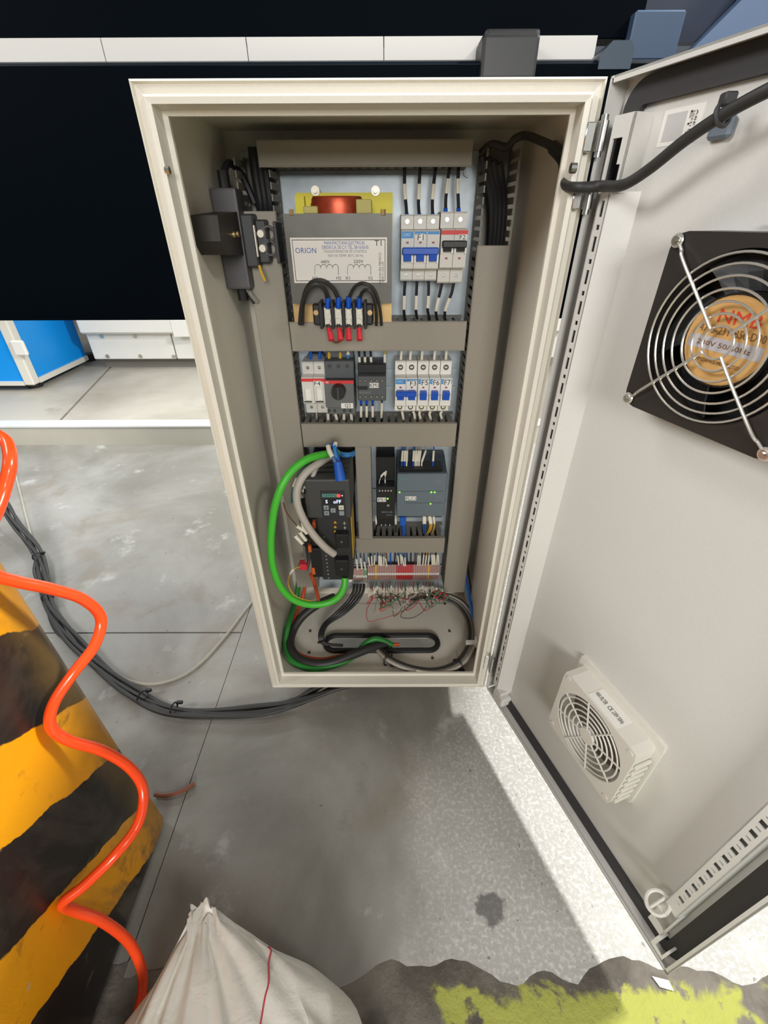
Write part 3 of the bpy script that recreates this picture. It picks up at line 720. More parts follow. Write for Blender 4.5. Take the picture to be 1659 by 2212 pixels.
# contactor KM1
x0, x1, z0, z1 = rect(773, 813, 834, 866, .168)
km = thing('contactor', ((x0+x1)/2, .2265, z0), 'small charcoal contactor tagged KM1 with five pairs of terminals', 'contactor')
b = MB(); b.box(x0, x1, .168, .2265, z0, z1, .0012); b.build('body', M_km, km)
b = MB(); b.box(x0, x1, .184, .2265, z1, z1+.014, .001); b.build('coil_terminals', M_black, km)
for v in (822, 857):
    for u in (778, 790, 802, 814.5, 826):
        b = MB(); p = Y(u, v, .168); b.cyl((p.x, .169, p.z), (p.x, .1675, p.z), .0026, n=12); b.build('screw_well', M_dk, km)
        b = MB(); b.cyl((p.x, .1676, p.z), (p.x, .1668, p.z), .0015, n=8); b.build('screw', M_steel, km)
b = MB(); fbox(b, 772, 835, 794, 842, .1666, .169); b.build('auxiliary_slider', M_black, km)
b = MB(); fbox(b, 798, 827, 818, 838, .1670, .169); b.build('tag', M_white, km); ftext('KM1', 799, 828, 817, 837, .1668, M_ink, km)
ftext('3RT2015', 775, 846, 800, 850, .1678, M_key, km)

# ---- transformer T1
YT = .150
x0, x1, z0, z1 = rect(611, 460, 849, 668, YT)
tr = thing('transformer', ((x0+x1)/2, .2335, z0), 'open-frame control transformer with white name plate tagged T1', 'transformer')
xa, xb = Y(611, 464, YT).x, Y(847, 464, YT).x; z1 = Y(730, 461, YT).z; z0 = Y(740, 656, YT).z
b = MB()
for k in range(12):
    y0 = YT+k*.0026; b.box(xa+(.0003 if k % 2 else 0), xb-(.0003 if k % 2 else 0), y0, y0+.0023, z0, z1)
b.build('core', M_core, tr)
ycc = .163; zc_ = z1
b = MB(); V = []; F = []; nn_ = 24               # copper winding, a flattened drum rising over the core
pc = Y(727, 455, .165); rx_ = .034; hgt = .022
for k in range(9):
    zz = zc_-.004+hgt*k/8; s_ = 1-.10*(k/8)**3; ro = .0008 if k % 2 else 0
    for i in range(nn_):
        a = 2*pi*i/nn_; V.append((pc.x+(rx_+ro)*s_*cos(a), .178+(.022+ro)*s_*sin(a)*1.0, zz))
for k in range(8):
    for i in range(nn_): F.append((k*nn_+i, k*nn_+(i+1) % nn_, (k+1)*nn_+(i+1) % nn_, (k+1)*nn_+i))
F.append(tuple(range(8*nn_, 9*nn_))); b.faces(V, F); b.build('winding', M_copper, tr, smooth=True)
b = MB(); x_0, x_1, zz0, zz1 = rect(641, 416, 848, 460, .208); b.box(x_0, x_1, .2075, .2085, zz0-.02, zz1); b.box(x_0, x_0+.012, .195, .2085, zz0-.02, zz1-.004); b.build('insulating_sheet', M_yel, tr)
for (u0, v0, u1, v1) in ((655, 445, 686, 462), (769, 430, 803, 462)):
    b = MB(); fbox(b, u0, v0, u1, v1, .152, .176, .001); b.build('spacer_block', M_beige, tr)
for u in (681, 811):
    p = Y(u, 412, .206); b = MB(); b.cyl((p.x, .2335, p.z), (p.x, .204, p.z), .0046, n=6); b.cyl((p.x, .205, p.z), (p.x, .2, p.z), .0030, n=10); b.cyl((p.x, .2070, p.z), (p.x, .2055, p.z), .0056, n=16); b.build('mounting_bolt', M_tin, tr)
for u in (628, 828):
    p = Y(u, 456, .145); b = MB(); b.cyl((p.x, .150, p.z-.004), (p.x, .150, p.z+.002), .0032, n=6); b.build('clamp_bolt', M_zinc, tr)
b = MB(); xl, xr = Y(634, 672, .176).x, Y(846, 672, .176).x; zz1, zz0 = Y(740, 655, .176).z, Y(740, 706, .19).z
b.box(xl, xr, .176, .1778, zz0, zz1); b.box(xl, xr, .1778, .215, zz1-.0018, zz1); b.build('foot_bracket', M_zinc, tr)
lx0, lx1, lz0, lz1 = rect(631, 513, 836, 611, YT-.0006)
b = MB(); b.box(lx0, lx1, YT-.0006, YT, lz0, lz1); lab = b.build('name_plate', M_label, tr, label='white name plate')
YI = YT-.0006
b = MB(); e = .0022; t_ = .0007
b.box(lx0+e, lx1-e, YI-.0001, YI, lz1-e-t_, lz1-e); b.box(lx0+e, lx1-e, YI-.0001, YI, lz0+e, lz0+e+t_); b.box(lx0+e, lx0+e+t_, YI-.0001, YI, lz0+e, lz1-e); b.box(lx1-e-t_, lx1-e, YI-.0001, YI, lz0+e, lz1-e)
b.build('plate_border', M_ink, tr)
ftext('ORION', 638, 535, 683, 547, YI, M_inkb, tr)
ftext('MANUFACTURAS ELECTRICAS', 700, 521, 788, 528, YI, M_inkb, tr); ftext('ORION S.A. DE C.V. TEL. 58-10-05-05', 695, 530, 796, 538, YI, M_inkb, tr)
ftext('TRANSFORMADOR DE CONTROL', 699, 540, 793, 546, YI, M_inkg, tr); ftext('500 VA TEMP. 80°C 60 Hz', 709, 549, 785, 555, YI, M_inkg, tr)
ftext('440V', 693, 562, 712, 569, YI, M_ink, tr); ftext('220V', 764, 561, 785, 568, YI, M_ink, tr); ftext('T1', 809, 519, 824, 531, YI, M_ink, tr)
for s_, u in (('H1', 680), ('H2', 732), ('X1', 751), ('X2', 800)): ftext(s_, u-5, 597, u+5, 604, YI, M_ink, tr)
p = Y(821, 580, YI); text('HECHO EN MEXICO', (p.x, YI, p.z), (0, 0, 1), (-1, 0, 0), .036, .0028, M_ink, tr)
p = Y(827, 588, YI); text('SERIE 0-1500-220', (p.x, YI, p.z), (0, 0, 1), (-1, 0, 0), .024, .0024, M_ink, tr)
b = MB()
for ua, ub in ((680, 731), (751, 801)):
    pts = [Y(ua, 594, YI-.0002), Y(ua, 578, YI-.0002)]
    for k in range(4):
        for i in range(1, 6): a = pi*i/6; pts.append(Y(ua+(ub-ua)*(k+.5-.5*cos(a))/4, 578-7*sin(a), YI-.0002))
        if k < 3: pts.append(Y(ua+(ub-ua)*(k+1)/4, 580, YI-.0002))
    pts += [Y(ub, 578, YI-.0002), Y(ub, 594, YI-.0002)]; b.tube(pts, .00028, 4, 1)
b.build('winding_symbol', M_ink, tr)
# its terminal block
YB = .130
b = MB(); fbox(b, 676, 656, 806, 703, YB+.012, .176, .002); b.build('terminal_base', M_black, tr)
for u in (693, 718, 742, 765, 789):
    b = MB(); fbox(b, u-3.2, 652, u+3.2, 711, YB-.006, YB+.02, .0008); b.build('barrier', M_black, tr)
for u in (683, 799):
    b = MB(); p = Y(u, 675, YB+.012); b.cyl((p.x, YB+.014, p.z), (p.x, YB+.0095, p.z), .0034, n=12); b.build('base_screw', M_zinc, tr)
LUG = (708, 731, 753, 776)
for u in LUG:
    b = MB(); fbox(b, u-7.5, 664, u+7.5, 703, YB+.006, YB+.012, .0006); b.build('terminal_plate', M_tin, tr)
    for v in (674, 694):
        b = MB(); p = Y(u, v, YB+.004); b.cyl((p.x, YB+.007, p.z), (p.x, YB+.0035, p.z), .0041, .0036, 14); b.box(p.x-.0030, p.x+.0030, YB+.0031, YB+.0036, p.z-.0005, p.z+.0005); b.build('terminal_screw', M_tin, tr)

# ------------------------------------------------------------------ wires
def wire(name, label, cat, pts, r, m, group=None, mark=None, fer=None, fm=None, n=7, mr=1.22, sub=6):
    b = MB(); b.tube(pts, r, n, sub); o = b.build(name, m, None, label, cat, group)
    P = spline(pts, sub); N = len(P)-1
    for seg, mm, nm, k in ((mark, M_cream, 'marker_sleeve', mr), (fer, fm, 'ferrule', 1.3)):
        if not seg: continue
        for sg in (seg if isinstance(seg, list) else [seg]):
            i0, i1 = int(round(sg[0]*N)), max(int(round(sg[1]*N)), int(round(sg[0]*N))+1)
            b = MB(); b.tube(P[i0:i1+1], r*k, n, 1); b.build(nm, mm, o)
    return o
def yy(seq, ys):
    if isinstance(ys, (int, float)): ys = [ys]*len(seq)
    return [Y(u, v, y) for (u, v), y in zip(seq, ys)]
ORD = ('first', 'second', 'third', 'fourth', 'fifth', 'sixth', 'seventh', 'eighth')
GW = 'black wires of breakers F1 and F2'
for i, sq in enumerate((((873, 350), (874, 372), (874, 410), (877, 440), (879, 468)), ((909, 350), (907, 372), (905, 410), (904, 440), (906, 468)), ((944, 350), (940, 372), (936, 410), (934, 440), (935, 468)))):
    wire('wire', '%s from the left of three black wires entering F1 from above' % ORD[i], 'wire', yy(sq, (.205, .203, .202, .203, .205)), .0022, M_wire, GW, (.40, .66), (.9, 1), M_blug)
for i, sq in enumerate((((974, 350), (970, 370), (966, 403), (963, 432), (963, 462)), ((991, 350), (990, 370), (989, 403), (990, 432), (991, 462)))):
    wire('wire', '%s black wire entering breaker F2 from above' % ('left', 'right')[i], 'wire', yy(sq, (.205, .203, .202, .203, .205)), .0022, M_wire, GW, (.36, .64), (.88, 1), M_blug)
for i, sq in enumerate((((876, 602), (874, 625), (873, 652), (873, 676), (876, 700)), ((901, 602), (900, 625), (899, 652), (899, 676), (904, 700)), ((926, 602), (926, 625), (925, 652), (924, 672), (932, 700)))):
    wire('wire', '%s from the left of three black wires leaving F1 below' % ORD[i], 'wire', yy(sq, (.200, .198, .198, .200, .210)), .0021, M_wire, GW, (.36, .68), (0, .1), M_blug)
for i, sq in enumerate((((956, 606), (951, 630), (945, 655), (942, 675), (946, 700)), ((981, 606), (976, 632), (967, 655), (961, 675), (962, 700)))):
    wire('wire', '%s black wire leaving breaker F2 below' % ('left', 'right')[i], 'wire', yy(sq, (.200, .198, .198, .200, .210)), .0021, M_wire, GW, (.38, .70), None)
# transformer leads
GT = 'black leads of the transformer'
tl = (([(708, 645), (702, 626), (684, 614), (664, 626), (652, 660), (648, 700)], 'outer left black lead arching from the first blue lug'), ([(731, 645), (718, 620), (694, 606), (670, 613), (656, 645), (653, 700)], 'black lead arching from the second blue lug over the name plate edge'),
      ([(753, 645), (766, 620), (786, 612), (808, 626), (820, 664), (824, 702)], 'black lead arching right from the third blue lug'), ([(776, 647), (783, 631), (794, 626), (806, 640), (813, 672), (813, 702)], 'short black lead arching right from the fourth blue lug'))
for sq, lb in tl: wire('wire', lb, 'wire', yy(sq, (.134, .124, .116, .118, .132, .150)), .0029 if sq[0][0] < 740 else .0022, M_cable, GT)
GL = 'insulated lugs on the transformer terminals'
for i, u in enumerate(LUG):
    b = MB(); p, q = Y(u, 641, YB+.003), Y(u, 665, YB+.005); b.cyl(q, p, .0040, .0034, 12); b.smooth = True
    o = b.build('cable_lug', M_blug, None, '%s from the left of the four blue lugs on the transformer terminals' % ORD[i], 'cable lug', GL)
    du = (6, 3, -1, -1)[i]; b = MB(); p, q = Y(u+du*.4, 709, YB+.004), Y(u+du+2, 735, YB-.004); b.cyl(p, q, .0032, .0042, 12); b.smooth = True
    o = b.build('cable_lug', M_rlug, None, '%s from the left of the four red lugs below the transformer terminals' % ORD[i], 'cable lug', GL)
    b = MB(); b.cyl(Y(u, 700, YB+.005), Y(u+du*.3, 711, YB+.004), .0026, n=8); b.build('lug_tongue', M_steel, o)
wire('wire', 'dark bridging wire looping between the first two red lugs', 'wire', yy(((716, 733), (722, 739), (733, 738), (741, 728), (742, 712)), (.136, .138, .144, .150, .158)), .0014, M_brown, GT)

# row two wires
GK = 'black wires with white sleeves at contactor KM1'
for i, u in enumerate((776, 788, 801)):
    wire('wire', '%s from the left of three sleeved wires entering KM1 from above' % ORD[i], 'wire', yy(((u-1, 752), (u, 768), (u+1, 790), (u+1, 805), (u+2, 816)), (.205, .2, .196, .194, .186)), .0018, M_wire, GK, (.30, .68), (.76, .95), M_blug)
    wire('wire', '%s from the left of three sleeved wires leaving KM1 below' % ORD[i], 'wire', yy(((u+4, 858), (u+4, 872), (u+4, 886), (u+4, 900), (u+5, 912)), (.186, .19, .19, .194, .21)), .0018, M_wire, GK, (.34, .74), (.05, .25), M_blug)
wire('wire', 'yellow wire with long white sleeve at the right of contactor KM1', 'wire', yy(((830, 752), (831, 770), (831, 800), (830, 812)), (.205, .197, .192, .186)), .0012, M_ywire, GK, (.3, .8), mr=1.7)
wire('wire', 'single sleeved wire leaving the right end of KM1 below', 'wire', yy(((825, 860), (825, 876), (824, 896), (824, 910)), (.186, .19, .194, .21)), .0013, M_wire, GK, (.25, .8), mr=1.6)
GF = 'white sleeved wires of breakers F3 to F7'
for nm, ut, ub in (('left pole of F3', 866, 870), ('right pole of F3', 886, 895), ('F5', 911, 907), ('F6', 938, 929), ('F7', 963, 953)):
    wire('wire', 'white sleeved wire entering %s from above' % nm, 'wire', yy(((ut+2, 752), (ut+1, 762), (ut, 775), (ut, 786)), (.205, .202, .2, .2)), .0014, M_wire, GF, (.2, .75), (.78, .98), M_blug, mr=1.6)
    wire('wire', 'white sleeved wire leaving %s below' % nm, 'wire', yy(((ut+1, 882), (ub-1, 892), (ub+1, 903), (ub+2, 914)), (.2, .199, .2, .212)), .0014, M_wire, GF, (.2, .8), mr=1.6)
GQ = 'wires of the motor switch and fuse holder'
for i, (u, m_) in enumerate(((711, M_ywire), (735, M_ywire), (752, M_bwire))):
    wire('wire', '%s wire entering Q2 from above' % ('left yellow', 'right yellow', 'white and blue')[i], 'wire', yy(((u, 752), (u, 764), (u, 774), (u+1, 782)), (.21, .206, .203, .203)), .0024, m_, GQ, (.1, .45) if i == 2 else None)
for i, (u, d) in enumerate(((708, 1), (722, 6), (743, 0), (757, 3))):
    wire('wire', '%s from the left of four pale sleeved wires leaving Q2 below' % ORD[i], 'wire', yy(((u, 886), (u+d*.5, 896), (u+d, 908), (u+d, 918)), (.195, .196, .2, .212)), .0015, M_wire, GQ, (.2, .8), mr=1.7)
for i, u in enumerate((671, 691)):
    wire('wire', '%s dark blue wire entering fuse holder F4 from above' % ('left', 'right')[i], 'wire', yy(((u, 752), (u, 764), (u, 775)), (.208, .203, .203)), .0026, M_bcab, GQ)
wire('wire', 'grey wire leaving fuse holder F4 below', 'wire', yy(((684, 888), (684, 900), (685, 914)), (.2, .2, .212)), .0018, M_lgc, GQ)

# ================================================================== servo drive
YV = .082
xs0, xs1 = Y(662, 1080, YV).x, Y(754, 1080, YV).x; zt, zm, zb = Y(708, 1036, YV).z, Y(708, 1120, YV).z, Y(715, 1256, YV).z
sv = thing('servo_drive', ((xs0+xs1)/2, .2335, zb), 'charcoal servo drive with lit display reading S oFF and keypad', 'servo drive')
xs1 = Y(758, 1100, YV).x
b = MB(); b.box(xs0, xs1, YV, .225, zm, zt, .003, 2); b.build('upper_housing', M_sv, sv)
xlo = Y(690, 1190, YV).x; xhi = Y(755, 1190, YV).x
b = MB(); b.box(xlo, xhi+.003, YV+.003, .225, zb, zm-.0006, .002); b.build('lower_housing', mat('servo_black', (48, 48, 48), .5), sv)
b = MB(); xh0 = Y(654, 1180, .12).x; b.box(xh0, xh0+.004, .12, .232, zb-.01, zm+.01); b.box(xh0, xlo, .19, .2335, zb-.015, zm-.002); b.build('heat_sink_plate', mat('sink_grey', (120, 116, 110), .5, .3), sv)
for k in range(7):
    b = MB(); yk = .10+k*.016; b.box(xs0+.006, xs1-.004, yk, yk+.006, zt-.0004, zt+.0012); b.build('vent_rib', M_black, sv)
yk = YV-.0006
px0, px1, pz0, pz1 = rect(694, 1060, 746, 1119, yk); b = MB(); b.box(px0, px1, yk, YV+.001, pz0, pz1, .0005); b.build('keypad_panel', mat('keypad_dark', (46, 46, 52), .4), sv)
b = MB(); fbox(b, 696, 1067, 729, 1074, yk-.0003, yk); b.build('brand_strip', M_teal, sv); ftext('SIEMENS', 698, 1068, 728, 1073, yk-.0004, M_ink, sv)
p = Y(731.5, 1070.5, yk); b = MB(); b.cyl((p.x, yk+.0005, p.z), (p.x, yk-.0008, p.z), .0028, n=16); b.build('status_led', M_ledr, sv, label='glowing red status lamp')
p = Y(739, 1070.5, yk); b = MB(); b.cyl((p.x, yk+.0005, p.z), (p.x, yk-.0005, p.z), .0009, n=8); b.build('pin_lamp', M_digit, sv)
b = MB(); fbox(b, 698, 1077, 741, 1090, yk-.0003, yk); b.build('display_window', M_black, sv)
ftext('S', 703, 1080, 708, 1087, yk-.0005, M_digit, sv, 'display_digits'); ftext('oFF', 720, 1080, 737, 1087.5, yk-.0005, M_digit, sv, 'display_digits')
for u, v, m_ in ((704.5, 1097, M_key), (705.5, 1109, M_key), (719.5, 1103, M_key), (737, 1097, mat('key_pale', (220, 214, 196), .5)), (738, 1109, M_key)):
    b = MB(); fbox(b, u-5.5, v-4.8, u+5.5, v+4.8, yk-.0012, yk, .0006); b.build('key', m_, sv)
def tri(mb, u, v, y, s_, up=True):
    p = Y(u, v, y); k_ = 1 if up else -1; mb.prism([(p.x-s_, p.z-s_*.8*k_), (p.x+s_, p.z-s_*.8*k_), (p.x, p.z+s_*k_)], 1, y-.0003, y)
b = MB(); tri(b, 704.5, 1097, yk-.0012, .0016); tri(b, 705.5, 1109, yk-.0012, .0016, False); b.build('arrow_mark', M_ink, sv)
text('OK', Y(719.5, 1103, yk-.0013), EX, EZ, .0035, .0025, M_ink, sv); text('M', Y(737, 1097, yk-.0013), EX, EZ, .0030, .0028, M_ink, sv)
b = MB()
for v in (1128, 1138, 1147.5): tri(b, 724, v, YV+.0026, .0028)
b.build('warning_sign', M_termy, sv)
for u, v, s_ in ((744, 1130, '!'), (745, 1140, 'm'), (745.5, 1148, '▽')):
    b = MB(); p = Y(u, v, YV+.003); b.box(p.x-.002, p.x+.002, YV+.0022, YV+.003, p.z-.0004, p.z+.0004); b.box(p.x-.0004, p.x+.0004, YV+.0022, YV+.003, p.z-.003, p.z+.003); b.build('safety_mark', M_lgrey, sv)
for v0, v1, nm in ((1156, 1185, 'encoder_port'), (1212, 1246, 'motor_port')):
    b = MB(); fbox(b, 724, v0, 753, v1, YV-.012, YV+.004, .002); o = b.build(nm, M_black, sv)
    b = MB(); p = Y(738, (v0+v1)/2, YV-.012); b.cyl((p.x, YV-.011, p.z), (p.x, YV-.0128, p.z), .0020, n=8); b.build('port_screw', M_steel, o)
b = MB(); fbox(b, 668, 1122, 692, 1180, YV+.012, YV+.06, .002); fbox(b, 672, 1186, 700, 1248, YV+.006, YV+.06, .002); b.build('connector_block', M_black, sv)
for u, v in ((678, 1136), (669, 1187), (677, 1235)):
    b = MB(); fbox(b, u-3.5, v-7, u+3.5, v+7, YV+.004, YV+.02, .001); b.build('connector_latch', mat('latch_orange', (214, 98, 36), .5), sv)
b = MB()
for k in range(12):
    p = Y(700+k*.9, 1160+k*8, YV+.003); b.box(p.x-.0012, p.x+.0014, YV+.0022, YV+.003, p.z-.0012, p.z+.0010)
b.build('pin_print', M_key, sv)
b = MB(); p = Y(651, 1068, .10); b.cyl((p.x, .112, p.z), (p.x, .098, p.z), .006, n=14); b.box(p.x-.006, p.x+.012, .108, .112, p.z+.006, p.z+.020); b.build('shield_clamp', M_steel, sv)
xy = Y(768, 1150, .13).x; b = MB(); b.box(xhi+.0035, xhi+.0045, .10, .15, zb+.04, zm+.02); b.build('side_label', mat('label_yellow', (206, 168, 50), .5), sv, label='yellow side label')

# servo cabling
wire('servo_cable', 'thick bright green cable looping round the left of the servo drive', 'cable', yy(((728, 978), (706, 981), (668, 990), (635, 1012), (611, 1045), (596, 1085), (588, 1130), (585, 1180), (590, 1225), (605, 1265), (632, 1294), (668, 1306), (705, 1303), (730, 1290), (743, 1268), (745, 1248)), (.150, .120, .090, .070, .056, .048, .044, .040, .036, .036, .040, .044, .050, .056, .064, .072)), .0060, M_green, n=12)
wire('encoder_cable', 'grey cable curving down in front of the servo drive', 'cable', yy(((712, 985), (690, 1000), (660, 1022), (643, 1052), (642, 1085), (655, 1120), (675, 1152), (700, 1180), (722, 1197)), (.14, .11, .09, .08, .074, .068, .062, .058, .062)), .0062, M_lgc, n=12)
wire('encoder_cable', 'short grey lead beside the thick grey cable at the drive top', 'cable', yy(((690, 1000), (680, 1018), (672, 1040), (667, 1053)), (.12, .10, .09, .088)), .0036, M_lgc, n=10)
o = wire('patch_cable', 'blue patch cable with fat plug on top of the servo drive', 'cable', yy(((721, 958), (727, 985), (733, 1010)), (.130, .112, .10)), .0042, M_bcab, n=10)
b = MB(); p, q = Y(729, 998, .098), Y(736, 1038, .086); b.cyl(p, q, .0062, .0092, 10); b.smooth = True; b.build('plug', M_bcab, o)
wire('wire', 'slate blue wire with white sleeve crossing the blue patch cable', 'wire', yy(((708, 960), (712, 975), (720, 990), (728, 1006)), (.125, .112, .102, .095)), .0028, mat('wire_slate', (92, 112, 158), .5), None, (.12, .62), mr=1.35)
wire('wire', 'white sleeved wire end standing above the blue plug', 'wire', yy(((725, 957), (723, 968), (727, 990)), (.12, .11, .1)), .0024, M_bwire, None, (.0, .35), mr=1.35)
for k in range(3):
    wire('patch_cable', '%s blue cable coil behind the short duct, above the drive' % ('top', 'middle', 'lowest')[k], 'cable', yy(((728+k*3, 974+k*3), (740, 979+k*4), (755, 980+k*4), (768, 974+k*3)), (.17, .16, .16, .18)), .0022, M_bwire, 'thin blue cable coils above the drive')
for k, (a, c_) in enumerate((((638, 1036), (648, 1024)), ((640, 1046), (630, 1052)))):
    pass
wire('wire', 'teal wire with white sleeve behind the green loop', 'wire', yy(((670, 1000), (650, 1020), (640, 1040), (632, 1062), (630, 1085)), (.13, .12, .11, .11, .12)), .0020, mat('wire_teal', (30, 110, 98), .5), None, (.42, .62), mr=1.8)
wire('wire', 'thin brown wire dropping behind the grey drive cable', 'wire', yy(((612, 1085), (618, 1105), (632, 1125), (645, 1138)), (.12, .11, .10, .09)), .0010, M_brown, None)
GS = 'white sleeved signal wires left of the drive'
for i, (a, c_) in enumerate((((641, 1136), (661, 1149)), ((653, 1130), (662, 1152)), ((647, 1149), (661, 1167)), ((637, 1157), (653, 1174)))):
    b_ = (c_[0]+14, c_[1]+10)
    wire('wire', '%s of four white sleeved signal wires left of the drive, counted from the top' % ('topmost', 'second', 'third', 'lowest')[i], 'wire', yy((a, c_, ((c_[0]+b_[0])/2, c_[1]+5), b_), (.075, .078, .085, .095)), .0016, M_wire, GS, (0, .36), mr=1.9)
wire('wire', 'thin yellow-green earth wire looping left of the drive', 'wire', yy(((648, 1224), (634, 1230), (624, 1246), (623, 1264), (634, 1284), (652, 1294), (676, 1299)), (.11, .10, .095, .09, .09, .09, .10)), .0011, M_ywire, None, (.16, .28), mr=1.8)
b = MB(); fbox(b, 645, 1221, 664, 1233, .112, .13, .002); b.build('cable_gland_tag', M_rlug, None, 'red tag lying left of the lower drive connector', 'tag')

# ================================================================== power supply and controller
x0, x1, z0, z1 = rect(813, 1045, 853, 1118, .158)
ps = thing('power_supply', ((x0+x1)/2, .2265, z0-.01), 'narrow black power supply tagged PS1 left of the grey controller', 'power supply')
zb = Y(833, 1137, .168).z; zt = Y(833, 985, .185).z; z1 = Y(833, 1052, .158).z; z0 = Y(833, 1122, .158).z
b = MB(); b.box(x0, x1, .158, .2265, z0, z1, .001); b.build('body', M_black, ps)
b = MB(); b.box(x0, x1, .180, .2265, z1, zt, .001); b.build('upper_terminals', mat('ps_black', (20, 20, 20), .5), ps)
b = MB(); b.box(x0, x1, .168, .2265, zb, z0-.0003, .001); b.build('lower_terminals', mat('ps_black', (20, 20, 20), .5), ps)
for k in range(5):
    b = MB(); p = Y(820+k*6.2, 1060, .158); b.cyl((p.x, .159, p.z), (p.x, .1574, p.z), .0013, n=8); b.build('screw', M_lgrey, ps)
for u in (824, 833, 842):
    b = MB(); p = Y(u, 1134, .168); b.cyl((p.x, .169, p.z), (p.x, .1674, p.z), .0013, n=8); b.build('screw', M_lgrey, ps)
b = MB(); fbox(b, 815, 1075, 834, 1084, .1574, .159); b.build('tag', M_white, ps); ftext('PS1', 817, 1076.5, 832.5, 1082.5, .1573, M_ink, ps)
p = Y(837.5, 1077, .158); b = MB(); b.cyl((p.x, .159, p.z), (p.x, .1572, p.z), .0016, n=10); b.build('status_led', M_ledg, ps, label='lit green lamp')
p = Y(838.5, 1091.5, .158); b = MB(); b.cyl((p.x, .159, p.z), (p.x, .157, p.z), .0024, n=12); b.build('adjust_screw', M_key, ps)
ftext('24V/2.5A', 824, 1104, 848, 1108, .1578, M_key, ps); ftext('LOGO!Power', 834, 1111, 848, 1114, .1578, M_key, ps)
x0, x1 = Y(857, 1075, .158).x, Y(963, 1075, .158).x; z1 = Y(908, 1024, .158).z; z0 = Y(908, 1116, .158).z; zt = Y(908, 984, .205).z
plc = thing('controller', ((x0+x1)/2, .2265, z0), 'slate grey programmable controller tagged PLC1 with green lamps', 'controller')
b = MB(); b.box(x0, x1, .158, .2265, z0, z1, .0016); b.build('front_cover', M_plc, plc)
b = MB(); b.prism([(.2265, z1), (.165, z1), (.205, zt), (.2265, zt)], 0, x0+.001, x1-.001); b.build('sloping_top', mat('controller_dark', (70, 80, 86), .5), plc)
b = MB(); q0, q1 = Y(862, 1012, .175), Y(953, 1012, .175)
b.prism([(.1635, z1+.0012), (.158, z1+.010), (.198, zt-.004), (.204, zt-.006)], 0, q0.x, q1.x); b.build('terminal_recess', M_black, plc)
b = MB(); b.box(x0+.002, x1-.002, .172, .2265, z0-.012, z0-.0003, .001); b.build('lower_terminals', mat('controller_dark', (70, 80, 86)), plc)
b = MB(); fbox(b, 860, 1061, 957, 1061.8, .1576, .1585); fbox(b, 874, 1086, 957, 1086.8, .1576, .1585); b.build('cover_seam', mat('controller_dark', (70, 80, 86)), plc)
ftext('SIEMENS', 864, 1033, 883, 1036.5, .1578, M_teal, plc); ftext('SIMATIC', 940, 1037, 953, 1040, .1578, M_key, plc); ftext('S7-1200', 940, 1041, 953, 1044, .1578, M_key, plc); ftext('CPU 1212C', 941, 1072, 953, 1075.5, .1578, M_key, plc)
b = MB(); fbox(b, 875.5, 1072.5, 899, 1081, .1574, .159); b.build('tag', M_white, plc); ftext('PLC1', 877, 1074, 897.5, 1080, .1572, M_ink, plc)
for u, v in ((863, 1063), (931.5, 1063), (939, 1063), (930, 1088)):
    p = Y(u, v, .158); b = MB(); b.cyl((p.x, .159, p.z), (p.x, .1572, p.z), .0016, n=10); b.build('status_led', M_ledg, plc, label='lit green lamp')
GP = 'white sleeved wires at the controller'
for i, (u, uu, blue) in enumerate(((869.5, 868, 1), (874.5, 873.5, 1), (879, 878.5, 0), (893.5, 892.5, 1), (898.5, 897, 0), (903.5, 901, 0), (908, 905.5, 0), (919, 911.5, 0), (936.5, 935.5, 1))):
    wire('wire', '%s from the left of nine white sleeved wires entering the controller top' % (ORD+('ninth',))[i], 'wire', yy(((u+1, 962), (u+.5, 974), (uu, 997), (uu-.5, 1011)), (.2, .19, .176, .168)), .0010, M_bcab if blue else M_lgc, GP, (.32, .66), (.68, .98), M_blug if blue else M_cream, mr=1.9)
for i, (u, d, m_) in enumerate(((915, 0, M_bcab), (918.5, 0, M_bcab), (926, 3, M_ywire), (929.5, 3, M_ywire), (936.5, 2, M_ywire))):
    wire('wire', '%s from the left of five sleeved wires leaving the controller below' % ORD[i], 'wire', yy(((u, 1114), (u+d*.6, 1124), (u+d, 1134), (u+d*.2, 1144), (u-(4 if d else 0), 1152)), (.168, .166, .166, .172, .19)), .0013, m_, GP, (.05, .42), mr=1.6)
o = wire('patch_cable', 'blue plug and cable under the left end of the controller', 'cable', yy(((870, 1118), (871, 1130), (872, 1142), (873, 1156)), (.168, .166, .172, .19)), .0040, M_bcab, None, n=10)
b = MB(); fbox(b, 864, 1118, 877, 1136, .160, .17, .001); b.build('plug', M_bcab, o)
GPW = 'pale wires of the power supply'
wire('wire', 'left pale wire bending into the top of the power supply PS1', 'wire', yy(((842, 1000), (833, 1018), (824, 1028), (819.5, 1040), (819, 1048)), (.2, .18, .176, .172, .172)), .0009, M_lgc, GPW, (.3, .55), (.82, 1), M_white, mr=2)
wire('wire', 'right pale wire dropping into the top of the power supply PS1', 'wire', yy(((840, 1000), (834, 1018), (832, 1030), (832, 1048)), (.2, .18, .175, .172)), .0009, M_lgc, GPW, (.35, .6), (.78, 1), M_white, mr=2)
for i, u in enumerate((812, 854)):
    wire('wire', 'short sleeved wire dropping into the duct %s of PS1' % ('left', 'right')[i], 'wire', yy(((u, 1112), (u+1, 1128), (u+1, 1150)), (.18, .17, .19)), .0012, M_wire, GPW, (.1, .55), mr=1.7)

